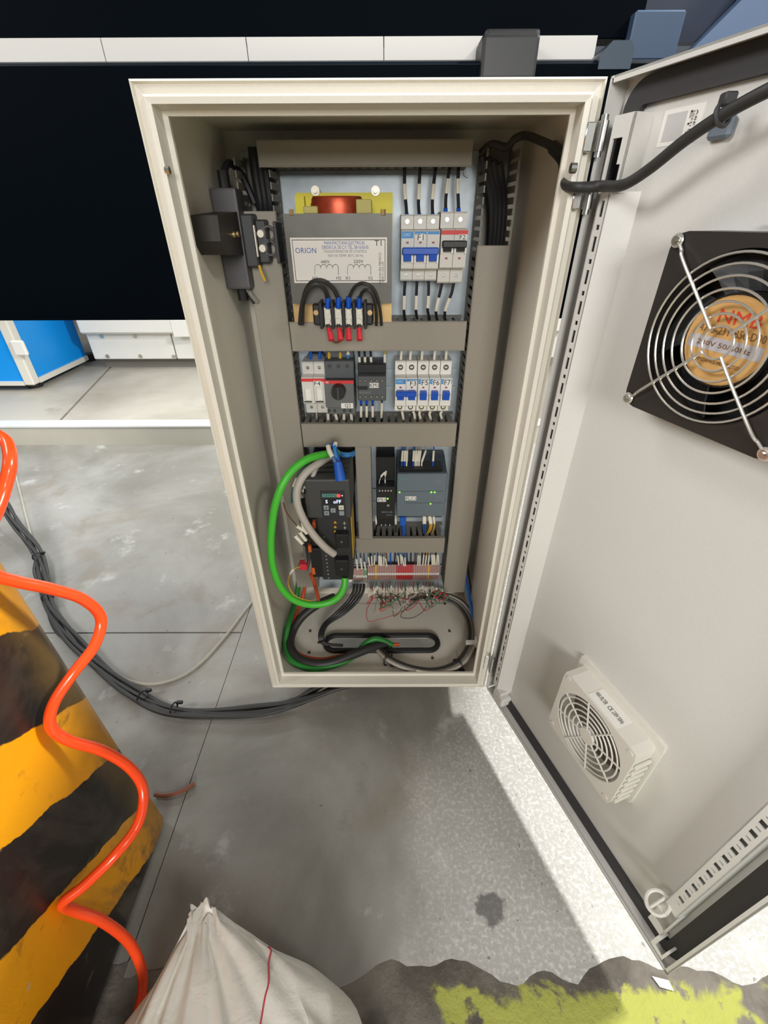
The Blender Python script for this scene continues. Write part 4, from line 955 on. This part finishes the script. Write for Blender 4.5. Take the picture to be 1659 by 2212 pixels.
# ================================================================== terminal strips
def strip(label, u0, u1, vt, vb, n_, mats, tagged):
    y = .207; x0, x1 = Y(u0, (vt+vb)/2, y).x, Y(u1, (vt+vb)/2, y).x; zt, zb = Y((u0+u1)/2, vt, y).z, Y((u0+u1)/2, vb, y).z
    o = thing('terminal_strip', ((x0+x1)/2, .2265, zb), label, 'terminal strip'); pw = (x1-x0)/n_; zm = (zt+zb)/2
    for k in range(n_):
        a, c = x0+k*pw+.00012, x0+(k+1)*pw-.00012
        b = MB(); b.prism([(.2265, zt-.010), (y+.006, zt-.001), (y, zm+.004), (y, zm-.004), (y+.006, zb), (.2265, zb-.003)], 0, a, c); b.build('terminal', mats(k), o)
        b = MB(); b.box(a+.0002, c-.0002, y-.0008, y+.001, zm-.0026, zm+.0032); b.build('number_tag', M_white, o)
        if tagged: text(str(k+1), ((a+c)/2, y-.0009, zm), EX, EZ, pw*.35, .003, M_ink, o)
    return o
strip('short strip of four wide terminals with number tags beside the drive', 763, 793, 1231, 1259, 4, lambda k: M_termg if k == 3 else M_term, True)
strip('long strip of narrow beige, red and yellow terminals with white tags', 794, 949, 1223, 1256, 30, lambda k: M_termy if k in (3, 25) else (M_termr if 12 <= k <= 18 else M_term), False)
b = MB(); fbox(b, 753, 1246, 760, 1258, .18, .2265, .001); b.build('end_stop', M_white, None, 'small white end stop left of the four wide terminals', 'end stop')
b = MB(); fbox(b, 784, 1260, 794, 1271, .19, .2265, .001); b.build('end_stop', M_lgc, None, 'grey end bracket below the green wide terminal', 'end stop')
GM = 'white sleeved wires entering the narrow terminals from above'
tops = ((797, 1203, 1219, 2), (803, 1201, 1218, 1), (809, 1199, 1216, -1), (818.5, 1200, 1218, 0), (821, 1200, 1218, 1), (824, 1202, 1219, 1), (829, 1202, 1218, 0), (834, 1206, 1221, 2), (860, 1200, 1217, 2), (866, 1197, 1214, 1), (870, 1201, 1219, 3), (875, 1204, 1220, 1), (903, 1199, 1218, -1), (907, 1200, 1218, 0), (914.5, 1198, 1217, -2), (920, 1199, 1217, -2), (926, 1199, 1217, -2), (933, 1198, 1216, 1), (936, 1198, 1216, 1), (939, 1199, 1216, 1), (944, 1198, 1216, -1), (947, 1198, 1216, 1))
for u, va, vb, d in tops:
    cm = M_ywire if u in (920, 926) else (M_bwire if 855 < u < 880 else (M_gwire if u < 812 else M_lgc))
    wire('wire', 'thin wire with white sleeve entering the long terminal strip from above', 'wire', yy(((u-d, 1188), (u-d*.5, va), (u+d*.5, vb), (u+d, 1227)), (.215, .211, .210, .2125)), .0008, cm, GM, (.30, .76), mr=2.2, n=6, sub=4)
GD2 = 'dark wires behind the sleeved wires above the long terminal strip'
for k in range(20):
    u = 800+k*7.4; cm = (M_wire, M_cable, M_bcab, M_brown)[(k*7) % 4]
    wire('wire', 'dark wire dropping behind the white sleeves into the long terminal strip', 'wire', yy(((u+3*sin(k*2.1), 1186), (u+2*sin(k), 1204), (u, 1226)), (.222, .2195, .2185)), .0013, cm, GD2, n=6, sub=4)
for i, (u, va, vb) in enumerate(((771, 1207, 1225), (780, 1205, 1222), (788, 1213, 1226))):
    wire('wire', '%s from the left of three sleeved wires above the four wide terminals' % ORD[i], 'wire', yy(((u-2, 1190), (u-1, va), (u+1, vb), (u+2, 1234)), (.215, .211, .210, .2125)), .0010, M_cable, None, (.35, .8), mr=2.1, n=6, sub=4)
rng = random.Random(3)
GB = 'thin looping wires hanging below the long terminal strip'
cols = (M_rwire, M_rwire, M_gwire, M_gwire, M_lgc, M_greyc)
for k in range(30):
    u = 798+k*5.1; top = (u, 1256); lo = rng.uniform(1296, 1332) if k < 20 else rng.uniform(1285, 1315); us = u+rng.uniform(-12, 22)
    um = min(max(800+k*4.8+rng.uniform(-8, 8), 798), 940); vm = rng.uniform(1268, 1282); an = rng.uniform(-1, 1)
    mid = (us+rng.uniform(-15, 15), lo); ym = .17-rng.uniform(0, .05)
    wire('wire', 'thin coloured wire looping under the long terminal strip to a white sleeve', 'wire',
         yy((top, (u+rng.uniform(-4, 4), 1275), (us, lo-10), mid, (mid[0]+rng.uniform(8, 24), lo-16), (um-6*an, vm+12), (um+5*an, vm-2)), (.212, .195, ym, ym-.01, ym, .176, .170)), .0009, cols[k % 6], GB, (.84, 1), mr=2.2, n=6, sub=5)
wire('wire', 'single thin dark wire hanging in a wide loop at the right of the terminal tangle', 'wire', yy(((921, 1268), (923, 1292), (918, 1316), (895, 1333), (872, 1335), (866, 1328), (880, 1312), (900, 1300)), (.16, .14, .12, .11, .115, .13, .15, .17)), .0007, M_cable, None, (0, .13), mr=2.6, n=6)
wire('wire', 'single reddish wire hanging in a wide loop at the left of the terminal tangle', 'wire', yy(((806, 1285), (800, 1300), (792, 1320), (796, 1342), (820, 1338), (852, 1328), (880, 1315)), (.17, .16, .14, .12, .12, .13, .15)), .0007, M_rwire, None, n=6)

# ================================================================== cables lying in the bottom of the cabinet
ZC = GZ
def zz(seq, zs):
    if isinstance(zs, (int, float)): zs = [zs]*len(seq)
    return [Zp(u, v, z) for (u, v), z in zip(seq, zs)]
GC = 'black cables running from the wide terminals to the slot'
for i, d in enumerate((0, 7, 14, 21)):
    pts = [Y(765+d, 1262, .19), Y(763+d, 1278, .175), Y(750+d, 1300, .16), Y(724+d*.9, 1326, .15), Y(700+d*.4, 1348, .13)] + [Zp(690+d*.35, 1372, ZC+.03), Zp(697+d*.3, 1390, ZC+.016), Zp(730+d*.5, 1394, ZC+.004)]
    wire('cable', '%s from the left of four black cables under the wide terminals' % ORD[i], 'cable', pts, .0030, M_cable, GC, n=8)
b = MB(); p = Zp(692, 1384, ZC+.02); b.torus((p.x+.003, p.y, p.z), (.4, -.5, -.7), .0085, .0016, 20, 6); b.build('cable_tie', M_black, None, 'black cable tie round the black cables left of the slot', 'cable tie')
wire('cable', 'thick black cable curling along the left of the cabinet bottom', 'cable', zz(((722, 1290), (690, 1304), (655, 1330), (633, 1362), (627, 1395), (645, 1422), (682, 1434), (720, 1430), (760, 1415), (800, 1400), (838, 1390)), (ZC+.07, ZC+.05, ZC+.03, ZC+.014, ZC+.011, ZC+.010, ZC+.010, ZC+.011, ZC+.014, ZC+.014, ZC+.004)), .0088, M_cable, n=12)
wire('cable', 'green cable running behind the black one in the left bottom corner', 'cable', [Y(648, 1240, .205), Y(640, 1290, .20)]+zz(((624, 1345), (616, 1390), (628, 1425), (668, 1444), (712, 1440), (760, 1420), (790, 1390), (815, 1380), (848, 1394)), (ZC+.035, ZC+.012, ZC+.009, ZC+.008, ZC+.008, ZC+.010, ZC+.016, ZC+.020, ZC+.003)), .0058, M_dgreen, n=10)
wire('cable', 'orange cable beside the green one in the left bottom corner', 'cable', [Y(662, 1236, .205), Y(654, 1290, .20)]+zz(((633, 1350), (630, 1392), (650, 1415), (690, 1424), (735, 1417), (800, 1398), (862, 1392)), (ZC+.02, ZC+.006, ZC+.005, ZC+.005, ZC+.005, ZC+.008, ZC+.003)), .0036, M_orange, n=10)
wire('cable', 'orange cable hanging straight down from the lower drive connector', 'cable', yy(((672, 1240), (680, 1262), (688, 1295)), (.11, .12, .14)), .0036, M_orange, n=10)
GG = 'grey cables of the coiled bundle in the right of the cabinet bottom'
for i, (d, dz, m_) in enumerate(((0, 0, M_greyc), (6, .002, M_greyc), (12, .000, M_greyc), (18, .003, M_greyc), (3, .008, M_lgc), (9, .009, M_greyc), (15, .009, M_cable))):
    R = lambda u, v, cx=880, cy=1365: (u+(cx-u)*d/150, v+(cy-v)*d/150)
    sq = [R(*q) for q in ((806, 1396), (838, 1428), (890, 1450), (950, 1456), (1000, 1436), (1028, 1392), (1026, 1340), (1002, 1302), (965, 1284), (925, 1280), (890, 1290))]
    wire('cable', '%s from outside of the grey cables coiled right of the slot' % ORD[i], 'cable', zz(sq, (ZC+.005, ZC+.008+dz, ZC+.006+dz, ZC+.006+dz, ZC+.007+dz, ZC+.010+dz, ZC+.02+dz, ZC+.035+dz, ZC+.05+dz, ZC+.06+dz, ZC+.075)), .0033, m_, GG, (.22, .28) if i in (0, 4) else None, mr=1.35, n=8)
for (u, v, ax, lb) in ((838, 1424, (.75, -.6, 0), 'black cable tie on the grey bundle near the slot'), (990, 1436, (.7, .6, .1), 'black cable tie on the grey bundle in the right bottom corner')):
    b = MB(); p = Zp(u, v, ZC+.010); b.torus(p, ax, .0125, .0015, 24, 6); b.box(p.x+.004, p.x+.011, p.y-.014, p.y-.008, p.z-.006, p.z, .001); b.build('cable_tie', M_black, None, lb, 'cable tie')
GBL = 'blue wires running down the right wall'
for i, d in enumerate((0, 5)):
    wire('wire', '%s blue wire running down the right wall into the grey bundle' % ('left', 'right')[i], 'wire', yy(((997+d, 1200), (1001+d, 1240), (1010+d*.9, 1285), (1020+d*.6, 1335), (1027+d*.3, 1380), (1025, 1400)), (.2, .19, .17, .14, .11, .10)), .0022, M_bwire if i == 0 else M_bcab, GBL)
wire('wire', 'dark cable running down the right wall behind the blue wires', 'wire', yy(((1008, 1190), (1012, 1240), (1020, 1290), (1028, 1330)), (.21, .2, .18, .16)), .0024, M_cable, None)
b = MB(); p = X(1028, 1389, .196); b.box(.176, .198, p.y-.005, p.y+.005, p.z-.004, p.z+.004, .001); b.box(.194, .198, p.y-.008, p.y+.008, p.z-.007, p.z+.012, .001); b.build('cable_clip', M_white, None, 'white cable clip on the right wall of the cabinet', 'clip')

# ================================================================== disconnect switch on the left wall
sw = thing('disconnect_switch', (-.198, .15, -.18), 'dark rotary disconnect switch mounted high on the left cabinet wall', 'switch')
b = MB(); pa, pb = X(427, 472, -.19), X(505, 548, -.19); b.prism([(pa.y, -.094), (.150, -.090), (.150, -.136), (pa.y+.012, -.132), (pa.y-.004, -.118)], 0, -.198, -.168); b.build('rear_housing', mat('switch_dark', (44, 40, 36), .5), sw)
b = MB(); b.box(-.198, -.166, .150, .186, -.176, -.066, .003, 2); b.build('pole_block', mat('switch_grey', (84, 82, 84), .5), sw)
b = MB(); b.box(-.166, -.150, .150, .182, -.150, -.092, .002); b.box(-.150, -.136, .156, .184, -.146, -.098, .002); b.build('terminal_stack', M_dk, sw)
b = MB(); b.box(-.150, -.1485, .146, .152, -.138, -.104); b.build('busbar', M_tin, sw)
for z in (-.113, -.129):
    b = MB(); b.cyl((-.143, .156, z), (-.143, .150, z), .0052, .0042, 14); b.smooth = True; b.build('terminal_screw', M_tin, sw)
for z in (-.113, -.129):
    b = MB(); b.torus((-.134, .157, z), (0, 1, 0), .0078, .0016, 20, 6); b.build('shroud_ring', mat('switch_grey', (84, 82, 84)), sw)
b = MB(); b.box(-.126, -.122, .150, .184, -.146, -.100, .001); b.build('end_cover', M_dk, sw)
for z0_, z1_ in ((-.066, -.048), (-.192, -.176)):
    b = MB(); b.cyl((-.184, .172, z0_), (-.184, .172, z1_), .007, n=12); b.build('cable_shroud', M_black, sw)
b = MB(); p = X(545, 612, -.17); b.tube([(-.175, .168, -.178), (-.170, .166, -.186), (-.163, .164, -.194)], .0032, 8); b.build('ferrule', M_steel, sw)
for yk_ in (.118, .134):
    b = MB(); b.cyl((-.168, yk_, -.113), (-.166, yk_, -.113), .0030, n=10); b.build('cover_screw', M_zinc, sw)
wire('wire', 'thick black wire dropping from the disconnect switch along the left wall', 'wire', [(-.172, .17, -.186), (-.168, .185, -.205), (-.160, .205, -.235), (-.155, .215, -.30)], .0042, M_wire, 'black wires of the wall switch')
wire('wire', 'thick black wire entering the disconnect switch from above', 'wire', [(-.184, .172, -.052), (-.178, .185, -.040), (-.170, .205, -.050), (-.160, .212, -.08)], .0042, M_wire, 'black wires of the wall switch')
wire('wire', 'small yellow wire end sticking out below the switch terminals', 'wire', [(-.150, .150, -.148), (-.148, .148, -.156), (-.145, .150, -.166)], .0018, M_ywire)

# ================================================================== black harness from the cabinet to the door
hp = yy(((1040, 330), (1062, 312), (1095, 318), (1112, 300), (1135, 293), (1165, 303), (1195, 318), (1218, 345), (1221, 375), (1222, 400), (1250, 405), (1300, 402)), (.19, .18, .17, .16, .15, .12, .09, .06, .03, .005, -.02, -.03))
hp += [DM @ Dr(1345, 400, .016), DM @ Dr(1400, 367, .014), DM @ Dr(1480, 303, .013), DM @ Dr(1565, 246, .012), DM @ Dr(1659, 195, .010), DM @ Dr(1760, 150, .006)]
har = wire('door_harness', 'black cable harness running from the cabinet across the hinge to the door', 'cable', hp, .0042, M_cable, n=10)
b = MB(); b.tube(hp[6:9], .0062, 10, 8); b.build('spiral_wrap', M_black, har)
b = MB(); q = Dr(1563, 270, sk+.002); b.box(q.x-.009, q.x+.009, sk, sk+.006, q.z-.008, q.z+.005, .002); tm = b.build('tie_mount', mat('tie_mount_grey', (112, 122, 132), .45), None, 'grey adhesive tie mount holding the harness on the door', 'cable mount', xf=DM)
b = MB(); q2_ = Dr(1563, 246, .012); c_ = dpt(q2_.x-.002, .010, q2_.z); b.torus(c_, DE+Vector((0, 0, .35)), .0062, .0016, 20, 6); b.box(c_.x-.004, c_.x+.004, c_.y-.004, c_.y+.004, c_.z+.004, c_.z+.011, .001); b.build('tie_head', M_rubber, tm)
del c_

# ================================================================== machine behind the cabinet
yp_ = DP+.0015
zlow = Y(200, 692, yp_+.0).z
mp = thing('machine_panel', (0, yp_+.02, zlow), 'large black sheet metal machine panel carrying the cabinet', 'machine panel')
b = MB(); b.box(-1.6, .62, yp_, yp_+.03, zlow, .0605, .001); b.build('lower_panel', M_bpan, mp)
b = MB(); b.prism([(yp_, .0607), (yp_+.004, .064), (yp_+.036, .072), (yp_+.040, .0725), (yp_+.056, .0725), (yp_+.056, .02), (yp_+.03, .02)], 0, -1.6, .62); b.build('top_flange', mat('flange_black', (14, 22, 30), .42, spec=.3), mp)
zu = Y(540, 86, yp_+.0425).z
b = MB(); b.box(-1.6, .34, yp_+.045, yp_+.075, zu, .55, .001); b.build('upper_panel', M_bpan, mp)
b = MB(); b.box(.34, .62, yp_+.060, yp_+.075, zu, .55); b.build('upper_panel', mat('upper_panel_navy', (18, 34, 58), .5), mp)
uj = [-1.6]+[Y(u, 95, yp_+.055).x for u in (229, 537, 829, 1100)]+[Y(1282, 95, yp_+.055).x]
for i in range(len(uj)-1):
    b = MB(); b.box(uj[i]+.0006, uj[i+1]-.0006, yp_+.0425, yp_+.0446, .0728, zu+.0025); b.build('white_strip', mat('strip_white', (214, 211, 205), .5), mp)
b = MB(); x0, x1, z0, z1 = rect(1040, 62, 1162, 152, yp_-.0); b.box(x0, x1, yp_-.006, yp_+.05, z0-.01, Y(1100, 64, yp_).z-.004, .004, 2); b.box(x0+.002, x1, yp_-.004, yp_+.05, Y(1100, 90, yp_).z, Y(1100, 62, yp_).z, .006, 3)
b.build('panel_clamp', M_black, None, 'black clamp bracket over the panel edge above the cabinet', 'bracket')
b = MB(); x0, x1, z0, z1 = rect(1296, 88, 1366, 150, yp_); b.prism([(x0, z0), (x1, z0), (x1, z1-.006), (x1-.006, z1), (x0+.012, z1), (x0, z1-.012)], 1, yp_-.002, yp_+.05)
b.build('panel_clamp', mat('clamp_slate', (52, 66, 80), .4), None, 'slate bracket at the panel edge behind the door hinge', 'bracket')
b = MB(); x0, x1, z0, z1 = rect(1364, 20, 1471, 130, yp_+.03); b.box(x0, x1, yp_+.03, yp_+.06, z0, z1, .002); b.build('junction_box', mat('box_slate', (58, 78, 104), .45), None, 'slate blue box on the machine right of the brackets', 'box')
b = MB(); a0, a1, a2, a3 = Y(1490, 112, .28), Y(1612, -10, .28), Y(1800, -10, .28), Y(1800, 112, .28)
b.prism([(a0.x, a0.z), (a1.x, a1.z), (a1.x+.1, a1.z+.15), (a1.x+.5, a1.z+.15), (a3.x+.3, a3.z-.1), (a0.x, a0.z-.05)], 1, .28, .30)
b.build('side_cover', mat('cover_pale_blue', (92, 112, 142), .45), None, 'pale blue-grey sloping machine cover above the door corner', 'machine cover')

# ================================================================== far side: blue cabinet, white machine
cz = Zp(75, 833, ZS+.03)
bc = thing('blue_machine_cabinet', (cz.x-.3, cz.y+.35, ZS), 'blue machine cabinet with white corner post on the raised slab', 'cabinet')
zb0 = ZS+.03; ztp = .1; yb1 = Zp(205, 777, ZS+.03).y
b = MB(); b.box(cz.x-1.2, cz.x-.01, cz.y+.01, yb1, zb0+.01, ztp); b.build('body', M_blup, bc)
b = MB(); b.box(cz.x-.050, cz.x, cz.y, cz.y+.05, zb0, ztp, .006); b.build('corner_post', M_wfr, bc)
b = MB(); b.box(cz.x-1.2, cz.x-.050, cz.y, cz.y+.02, zb0, zb0+.02); b.box(cz.x-.02, cz.x, cz.y+.05, yb1, zb0, zb0+.025); b.build('bottom_rail', M_wfr, bc)
b = MB(); q = Y(42, 752, cz.y-.012); b.box(q.x-.03, q.x+.03, cz.y-.02, cz.y, q.z-.035, q.z+.035, .006); b.build('latch', M_white, bc)
for dx_, dy_ in ((-.06, .08), (-.06, .6), (-1.0, .1)):
    b = MB(); b.cyl((cz.x+dx_, cz.y+dy_, ZS), (cz.x+dx_, cz.y+dy_, zb0+.01), .035, n=14); b.build('foot', M_black, bc)
ypl = Zp(300, 793, ZS).y; ym = max(ypl-.16, yb1-.10); wl, wr = max(Y(188, 735, ym).x, cz.x+.03), 1.0
zlo = Y(300, 776, ym).z; zse = Y(300, 718, ym).z
wm = thing('white_machine', (wl+1, ym+.3, ZS), 'white panelled machine standing behind the blue cabinet', 'machine')
us = [wl, Y(374, 745, ym).x, wr]
for i in range(2):
    b = MB(); b.box(us[i]+.004, us[i+1]-.004, ym, ym+.6, zlo, zse-.006, .004); b.build('lower_panel', M_wpan, wm)
b = MB(); b.box(wl, wr, ym-.045, ym+.6, zse, .3, .01); b.build('upper_panel', M_wpan, wm)
for u, v in ((220, 726), (292, 726), (233, 769), (304, 769), (376, 770)):
    q = Y(u, v, ym); b = MB(); b.cyl((q.x, ym, q.z), (q.x, ym-.006, q.z), .011, n=10); b.build('panel_screw', M_steel, wm)
b = MB(); x0, x1, z0, z1 = rect(372, 692, 405, 727, ym-.047); b.box(x0, x1+.05, ym-.050, ym-.045, z0, z1); b.build('paper_sheet', M_white, wm)
for u in (238, 600):
    q = Y(u, 778, ym+.05); b = MB(); b.cyl((q.x, ym+.08, ZS), (q.x, ym+.08, zlo+.01), .018, n=10); b.build('leg', M_wfr, wm)
b = MB(); b.box(wl+.03, wr, ypl, ypl+.05, ZS, zlo+.01); b.build('plinth', mat('plinth_grey', (120, 116, 108), .7), wm)

# ================================================================== hazard-striped column
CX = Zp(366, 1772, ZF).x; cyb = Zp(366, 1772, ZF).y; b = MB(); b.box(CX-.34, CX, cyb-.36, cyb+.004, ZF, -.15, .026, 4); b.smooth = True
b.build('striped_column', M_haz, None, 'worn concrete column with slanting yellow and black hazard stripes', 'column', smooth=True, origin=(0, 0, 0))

# ================================================================== orange hose, floor cables, tube, sack, scraps
hs_ = (((-16, 935), -.40), ((14, 955), -.385), ((22, 1000), -.37), ((8, 1060), -.372), ((-10, 1110), -.37), ((-40, 1170), -.365), ((-20, 1235), -.372), ((36, 1256), -.362), ((110, 1272), -.345), ((180, 1295), -.330), ((218, 1335), -.325), ((204, 1395), -.330), ((158, 1455), -.345), ((116, 1520), -.364), ((110, 1570), -.372), ((150, 1600), -.366), ((222, 1622), -.340), ((282, 1660), -.318), ((310, 1710), -.305), ((298, 1780), -.305), ((250, 1845), -.320), ((185, 1910), -.350), ((136, 1950), -.374), ((160, 1966), -.374), ((222, 1990), -.355), ((278, 2035), -.335), ((306, 2095), -.322), ((306, 2150), -.318), ((285, 2225), -.318), ((240, 2330), -.33))
wire('air_hose', 'orange coiled air hose hanging against the striped column', 'hose', [X(u, v, CAM.x+(x-CAM.x)*KF) for (u, v), x in hs_], .0056, M_hose, n=14)
GFc = 'black cables of the floor bundle'
base = ((-60, 1040, .10), (0, 1082, .08), (40, 1140, .05), (82, 1195, .03), (96, 1260, .02), (112, 1320, .01), (160, 1385, .008), (225, 1450, .006), (290, 1500, .006), (360, 1535, .006), (450, 1545, .006), (560, 1538, .008), (640, 1520, .014), (700, 1492, .03), (790, 1462, .05))
for k in range(5):
    pts = []
    for i, (u, v, h) in enumerate(base):
        p = Zp(u, v, ZF+h); a = k*1.26+i*.9; rr = .011*(.6+.5*abs(sin(i*1.3)))
        pts.append((p.x+rr*cos(a), p.y+rr*sin(a), max(ZF+.0045, p.z+rr*.5*sin(a*1.3)+.004)))
    wire('floor_cable', 'one of the black cables tied together along the floor to the cabinet bottom', 'cable', pts, .0044, M_cable, GFc, n=8)
wire('floor_cable', 'loose black cable sagging away from the tied floor bundle', 'cable', [Zp(u, v, ZF+h) for u, v, h in ((78, 1210, .03), (74, 1235, .02), (84, 1260, .015), (102, 1290, .01), (108, 1335, .006), (130, 1372, .006), (180, 1395, .006))], .0040, M_cable, n=8)
def base_pt(k): u, v, h = base[k]; p = Zp(u, v, ZF+h); return Vector((p.x, p.y, p.z+.008))
for i, (k, f) in enumerate(((3, .2), (4, .6), (8, .3), (9, .2))):
    p = base_pt(k).lerp(base_pt(k+1), f); d = base_pt(k+1)-base_pt(k); b = MB()
    b.torus(p, d, .0125, .0016, 20, 6); q = p+Vector((.006, .011, .006)); b.box(q.x-.003, q.x+.009, q.y-.003, q.y+.003, q.z-.003, q.z+.003, .001)
    b.build('cable_tie', M_black, None, '%s cable tie on the floor cable bundle, counted from the left' % ORD[i], 'cable tie')
wire('air_tube', 'thin translucent tube lying in a slack curve on the floor', 'tube', [Zp(u, v, ZF+.0035) for u, v in ((30, 1010), (55, 1110), (90, 1240), (150, 1370), (220, 1440), (300, 1476), (370, 1470), (430, 1435), (490, 1370), (540, 1305), (600, 1240))], .0032, M_tube, n=8)
wire('brown_cable', 'short brown cable end lying on the floor behind the column', 'cable', [Zp(u, v, ZF+.005) for u, v in ((335, 1716), (360, 1718), (390, 1710), (420, 1692))], .0040, M_brown, n=8)
b = MB(); p0, p1, p2, p3 = [Zp(u, v, ZF+.002) for u, v in ((1409, 2109), (1444, 2118), (1455, 2140), (1426, 2132))]
b.prism([(p.x, p.y) for p in (p0, p1, p2, p3)], 2, ZF+.001, ZF+.0022); b.build('foil_scrap', mat('foil_scrap', (240, 240, 232), .15, .3), None, 'small bright foil scrap on the floor below the door corner', 'scrap')
# white woven sack with a gathered neck
b = MB(); rows = 34; NA = 96; V, F = [], []
prof_ = ((0, (-.165, -.520, 0), (.168, .165)), (.10, (-.165, -.520, .010), (.180, .175)), (.30, (-.165, -.510, .060), (.178, .175)), (.50, (-.172, -.482, .104), (.148, .145)), (.66, (-.184, -.440, .128), (.106, .108)), (.80, (-.204, -.388, .142), (.062, .066)), (.90, (-.220, -.345, .148), (.030, .032)), (.95, (-.227, -.330, .149), (.016, .016)), (1.0, (-.233, -.316, .151), (.017, .011)))
def lerp_prof(t):
    for i in range(len(prof_)-1):
        a, c = prof_[i], prof_[i+1]
        if a[0] <= t <= c[0]:
            k = (t-a[0])/(c[0]-a[0]); k = k*k*(3-2*k) if i < len(prof_)-2 else k
            return [x+(y-x)*k for x, y in zip(a[1], c[1])], [x+(y-x)*k for x, y in zip(a[2], c[2])]
for i in range(rows+1):
    t = i/rows; c, r = lerp_prof(t)
    for j in range(NA):
        a = 2*pi*j/NA; amp = .014*min(1, t*2.2)+.045*max(0, (t-.45))*(1 if t < .9 else .9)
        f = 1+amp*(sin(7*a+1.2+t*1.5)+.7*sin(11*a+.4-t*2)+.4*sin(19*a))*(.8 if t < .9 else 1.0)
        ln = mn.noise(Vector((cos(a)*2.1, sin(a)*2.1, t*3)))*.010
        V.append(near(c[0]+(r[0]*f+ln)*cos(a), c[1]+(r[1]*f+ln)*sin(a), CAM.z-.919+max(0, c[2]+mn.noise(Vector((cos(a)*3, sin(a)*3, t*5)))*.008*(t > .1)+(.004*sin(5*a) if t > .95 else 0))))
for i in range(rows):
    for j in range(NA): F.append((i*NA+j, i*NA+(j+1) % NA, (i+1)*NA+(j+1) % NA, (i+1)*NA+j))
F.append(tuple(range(NA-1, -1, -1))); F.append(tuple(range(rows*NA, (rows+1)*NA)))
b.faces(V, F); sack = b.build('sack', M_sack, None, 'white woven sack with a gathered neck leaning by the column', 'sack', smooth=True)
def sackpt(t, a):
    c, r = lerp_prof(t); amp = .010*min(1, t*2.2)+.045*max(0, (t-.45)); f = 1+amp*(sin(7*a+1.2+t*1.5)+.7*sin(11*a+.4-t*2)+.4*sin(19*a))*.8
    ln = mn.noise(Vector((cos(a)*2.1, sin(a)*2.1, t*3)))*.010
    return near(c[0]+(r[0]*f+ln)*cos(a), c[1]+(r[1]*f+ln)*sin(a), CAM.z-.919+c[2]+mn.noise(Vector((cos(a)*3, sin(a)*3, t*5)))*.008)
b = MB(); pts = [sackpt(t, a)+Vector((.0004, 0, .0012)) for t, a in ((.69, 1.083), (.735, .78), (.76, .50), (.778, .167), (.775, .017), (.77, -.2), (.755, -.45))]
b.tube(pts, .0009, 6, 4); b.build('red_thread', mat('thread_red', (190, 60, 66), .6), sack)
